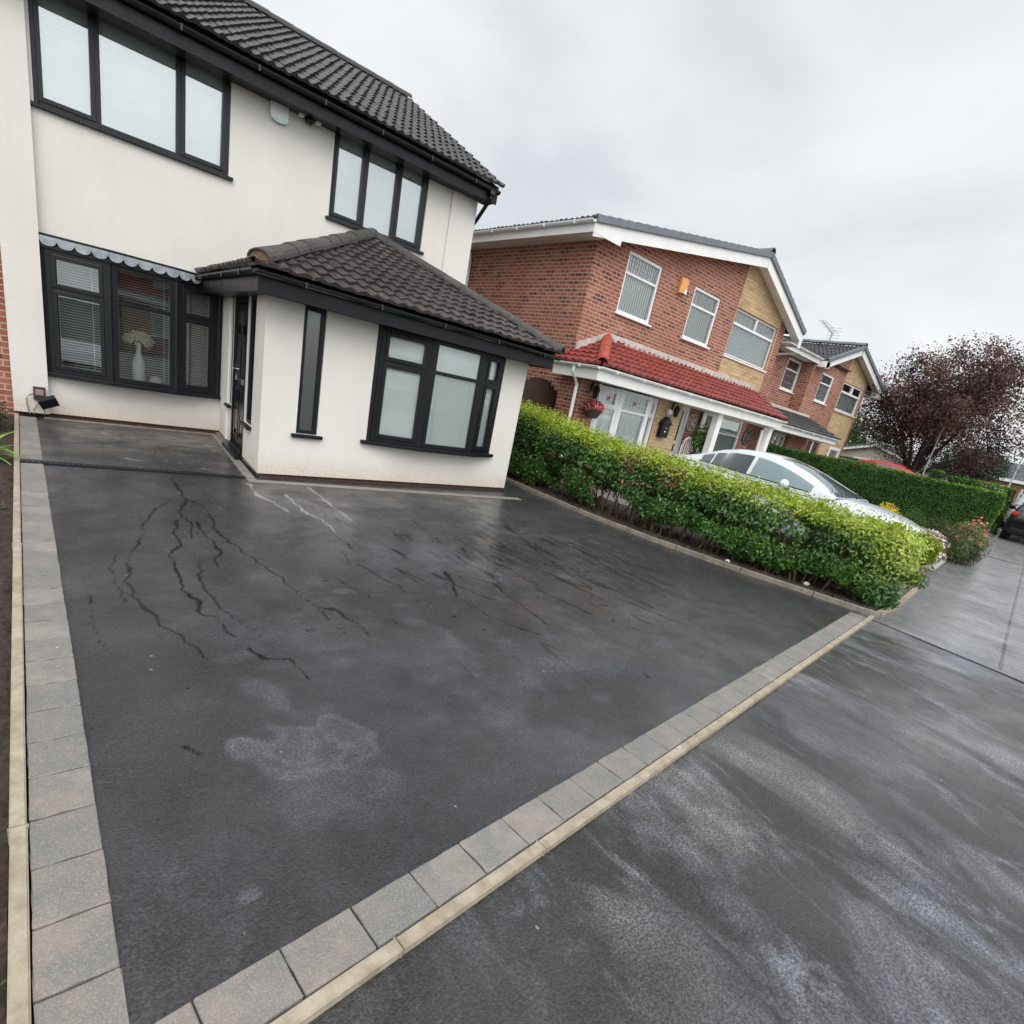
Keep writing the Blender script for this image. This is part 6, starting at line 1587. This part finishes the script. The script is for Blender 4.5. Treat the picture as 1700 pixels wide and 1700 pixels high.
for sx in (-1, 1):
    mb = MB(WX); mb.ball((sx*.60, 4.50, .66), (.20, .12, .08), 12, 8); mb.build('headlight', M['carglass'], wc)
for sx in (-1, 1):
    mb = MB(WX)
    for sy in (1.14, 1.90, 3.10): mb.box(sx*.895-.012, sx*.895+.012, sy-.006, sy+.006, .45, .93)
    mb.build('door_seam', M['black'], wc)
    for sy in (1.35, 2.08): mb = MB(WX); mb.box(sx*.895-.03, sx*.895+.03, sy, sy+.17, .86, .885); mb.build('door_handle', M['chrome'], wc, bevel=.008)
    mb = MB(WX); mb.tube([(sx*.835, .90, 1.10), (sx*.845, 1.5, 1.075), (sx*.85, 2.4, 1.045), (sx*.85, 3.0, 1.035)], .010, 6); mb.build('window_trim', M['black'], wc)
mb = MB(WX); mb.box(-.45, .45, 4.60, 4.66, .42, .56); mb.build('grille', M['black'], wc)
mb = MB(WX)
for sx in (-1, 1): mb.tube([(sx*.1, 3.43, 1.03), (sx*.55, 3.30, 1.10)], .010, 6)
mb.build('wipers', M['black'], wc)

hb_body = [(0, .80), (.08, .98), (.5, .99), (1.5, .97), (2.6, .95), (3.0, .98), (3.5, .92), (3.9, .78), (4.1, .5)]
hb_roof = [(.10, .99), (.35, 1.20), (.65, 1.40), (1.2, 1.48), (1.8, 1.48), (2.3, 1.38), (2.7, 1.16), (3.0, 1.0)]
gsd = [(.62, 1.2, M['glassdark'], 'rear_side_window'), (1.26, 2.5, M['carglass'], 'front_side_window')]
BX = Matrix.Translation((23.6, 1.93, gz(23.8))) @ Matrix.Rotation(rad(-90)+math.atan(SL), 4, 'Z')
bc, _ = car('black hatchback with red tail light parked at the right edge past the conifer hedge', BX, M['blackcar'], hb_body, hb_roof, .84, glass_side=gsd, L=4.1, ws=(2.1, 2.95), rw=(.16, .62))
tail(bc, BX, .80, .78)
SX = Matrix.Translation((29.2, 2.75, gz(29.4))) @ Matrix.Rotation(rad(-90)+math.atan(SL), 4, 'Z')
sc_, _ = car('pale silver car parked beyond the black hatchback', SX, M['silvercar'], hb_body, [(a, b_+.06) for a, b_ in hb_roof], .86, glass_side=gsd, L=4.1, ws=(2.1, 2.95), rw=(.16, .62))
tail(sc_, SX, .82, .78)
RX = Matrix.Translation((24.6, 8.3, gz(24)+.0)) @ Matrix.Rotation(rad(180), 4, 'Z')
rc, _ = car('red car whose roof shows over the conifer hedge below the pale gable', RX, M['redcar'], hb_body, [(a, b_+.14) for a, b_ in hb_roof], .84, glass_side=gsd, L=4.1, ws=(2.1, 2.95), rw=(.16, .62))

# ================================================================== far houses and posts
FB = thing('bungalow', (44, 12.5, 0.5), 'pale brick bungalow gable with white barge boards behind the copper tree', 'house')
mb = MB(); mb.prism([(40, 9.7, .3), (40, 14.9, .3), (40, 14.9, 2.15), (40, 12.1, 3.02), (40, 9.7, 2.25)], (9, 0, 0)); mb.build('wall', M['pinkbrick'], FB)
for a, b_ in (((15.2, 2.12), (12.1, 3.10)), ((9.3, 2.20), (12.1, 3.10))):
    mb = MB(); mb.prism([(39.7, a[0], a[1]), (39.7, b_[0], b_[1]), (39.7, b_[0], b_[1]-.16), (39.7, a[0], a[1]-.16)], (.05, 0, 0)); mb.build('barge_board', M['whitepaint'], FB)
    mb = MB(); mb.prism([(39.65, a[0], a[1]+.01), (39.65, b_[0], b_[1]+.01), (39.65, b_[0], b_[1]+.09), (39.65, a[0], a[1]+.09)], (9.7, 0, 0)); mb.build('roof', M['tile_grey'], FB)
window(FB, frameM((39.98, 13.2, 1.0), (0, -1, 0)), 1.6, 1.1, [(1, [1], [1]), (1, [1], [0])], M['white'], rec=-.03, fwid=.07)
GB = thing('bungalow', (63, 4, 0.6), 'low bungalow with grey tiled roof and wide white windows at the far right', 'house')
ops = [(1.2, 2.4, 1.35, 2.45), (3.4, 6.4, 1.25, 2.45), (8, 10, 1.25, 2.45)]
mb = MB(frameM((60, 10.5, .0), (0, -1, 0))); mb.cells(17, 2.95, ops, .1, x0=0, z0=.3); mb.build('wall', M['brick'], GB)
for o_ in ops: window(GB, frameM((60, 10.5-o_[0], o_[2]), (0, -1, 0)), o_[1]-o_[0], o_[3]-o_[2], [(1, [1, .35], [0, 1]), (1, [1, .35], [0, 0])], M['white'], rec=-.02, fwid=.09, blind='net', bm_=M['lace'])
tile_slope('roof', GB, (59.6, 11.0, 2.98), (0, -1, 0), (3.6, 0, 1.45), 18, 3.9, .30, .32, M['tile_grey'], amp=.03, step=.025, nsub=4)
mb = MB(); mb.poly([(63.2, 11, 4.4), (63.2, -7, 4.4), (67, -7, 2.95), (67, 11, 2.95)]); mb.build('roof_back', M['tile_grey'], GB)
mb = MB(); mb.box(59.55, 59.6, -7, 11, 2.80, 3.02); mb.build('fascia', M['whitepaint'], GB)
mb = MB(); mb.box(62.6, 63.4, 6.9, 7.6, 4.1, 5.1); mb.build('chimney', M['brick'], GB)
def lamp(x, y, h, label):
    t = thing('street_lamp', (x, y, gz(x)), label, 'street lamp'); z = gz(x)
    mb = MB(); mb.tube([(x, y, z), (x, y, z+1.2), (x, y, z+1.25), (x, y, z+h)], [.075, .075, .045, .035] if x > 30 else [.04, .04, .03, .025], 10); mb.build('post', M['lamppost'], t)
    mb = MB(); mb.tube([(x, y, z+h-.02), (x+.1, y-.1, z+h+.05), (x+.35, y-.25, z+h+.08)], .03, 8); mb.build('arm', M['lamppost'], t)
    mb = MB(); mb.ball((x+.5, y-.35, z+h+.07), (.22, .16, .06), 12, 7); mb.build('lamp_head', M['lamppost'], t)
lamp(45, 5.95, 5.2, 'pale grey street lamp post in front of the grey-roofed bungalow')
lamp(28.1, 6.5, 3.75, 'thin grey street lamp post glimpsed through the copper tree')
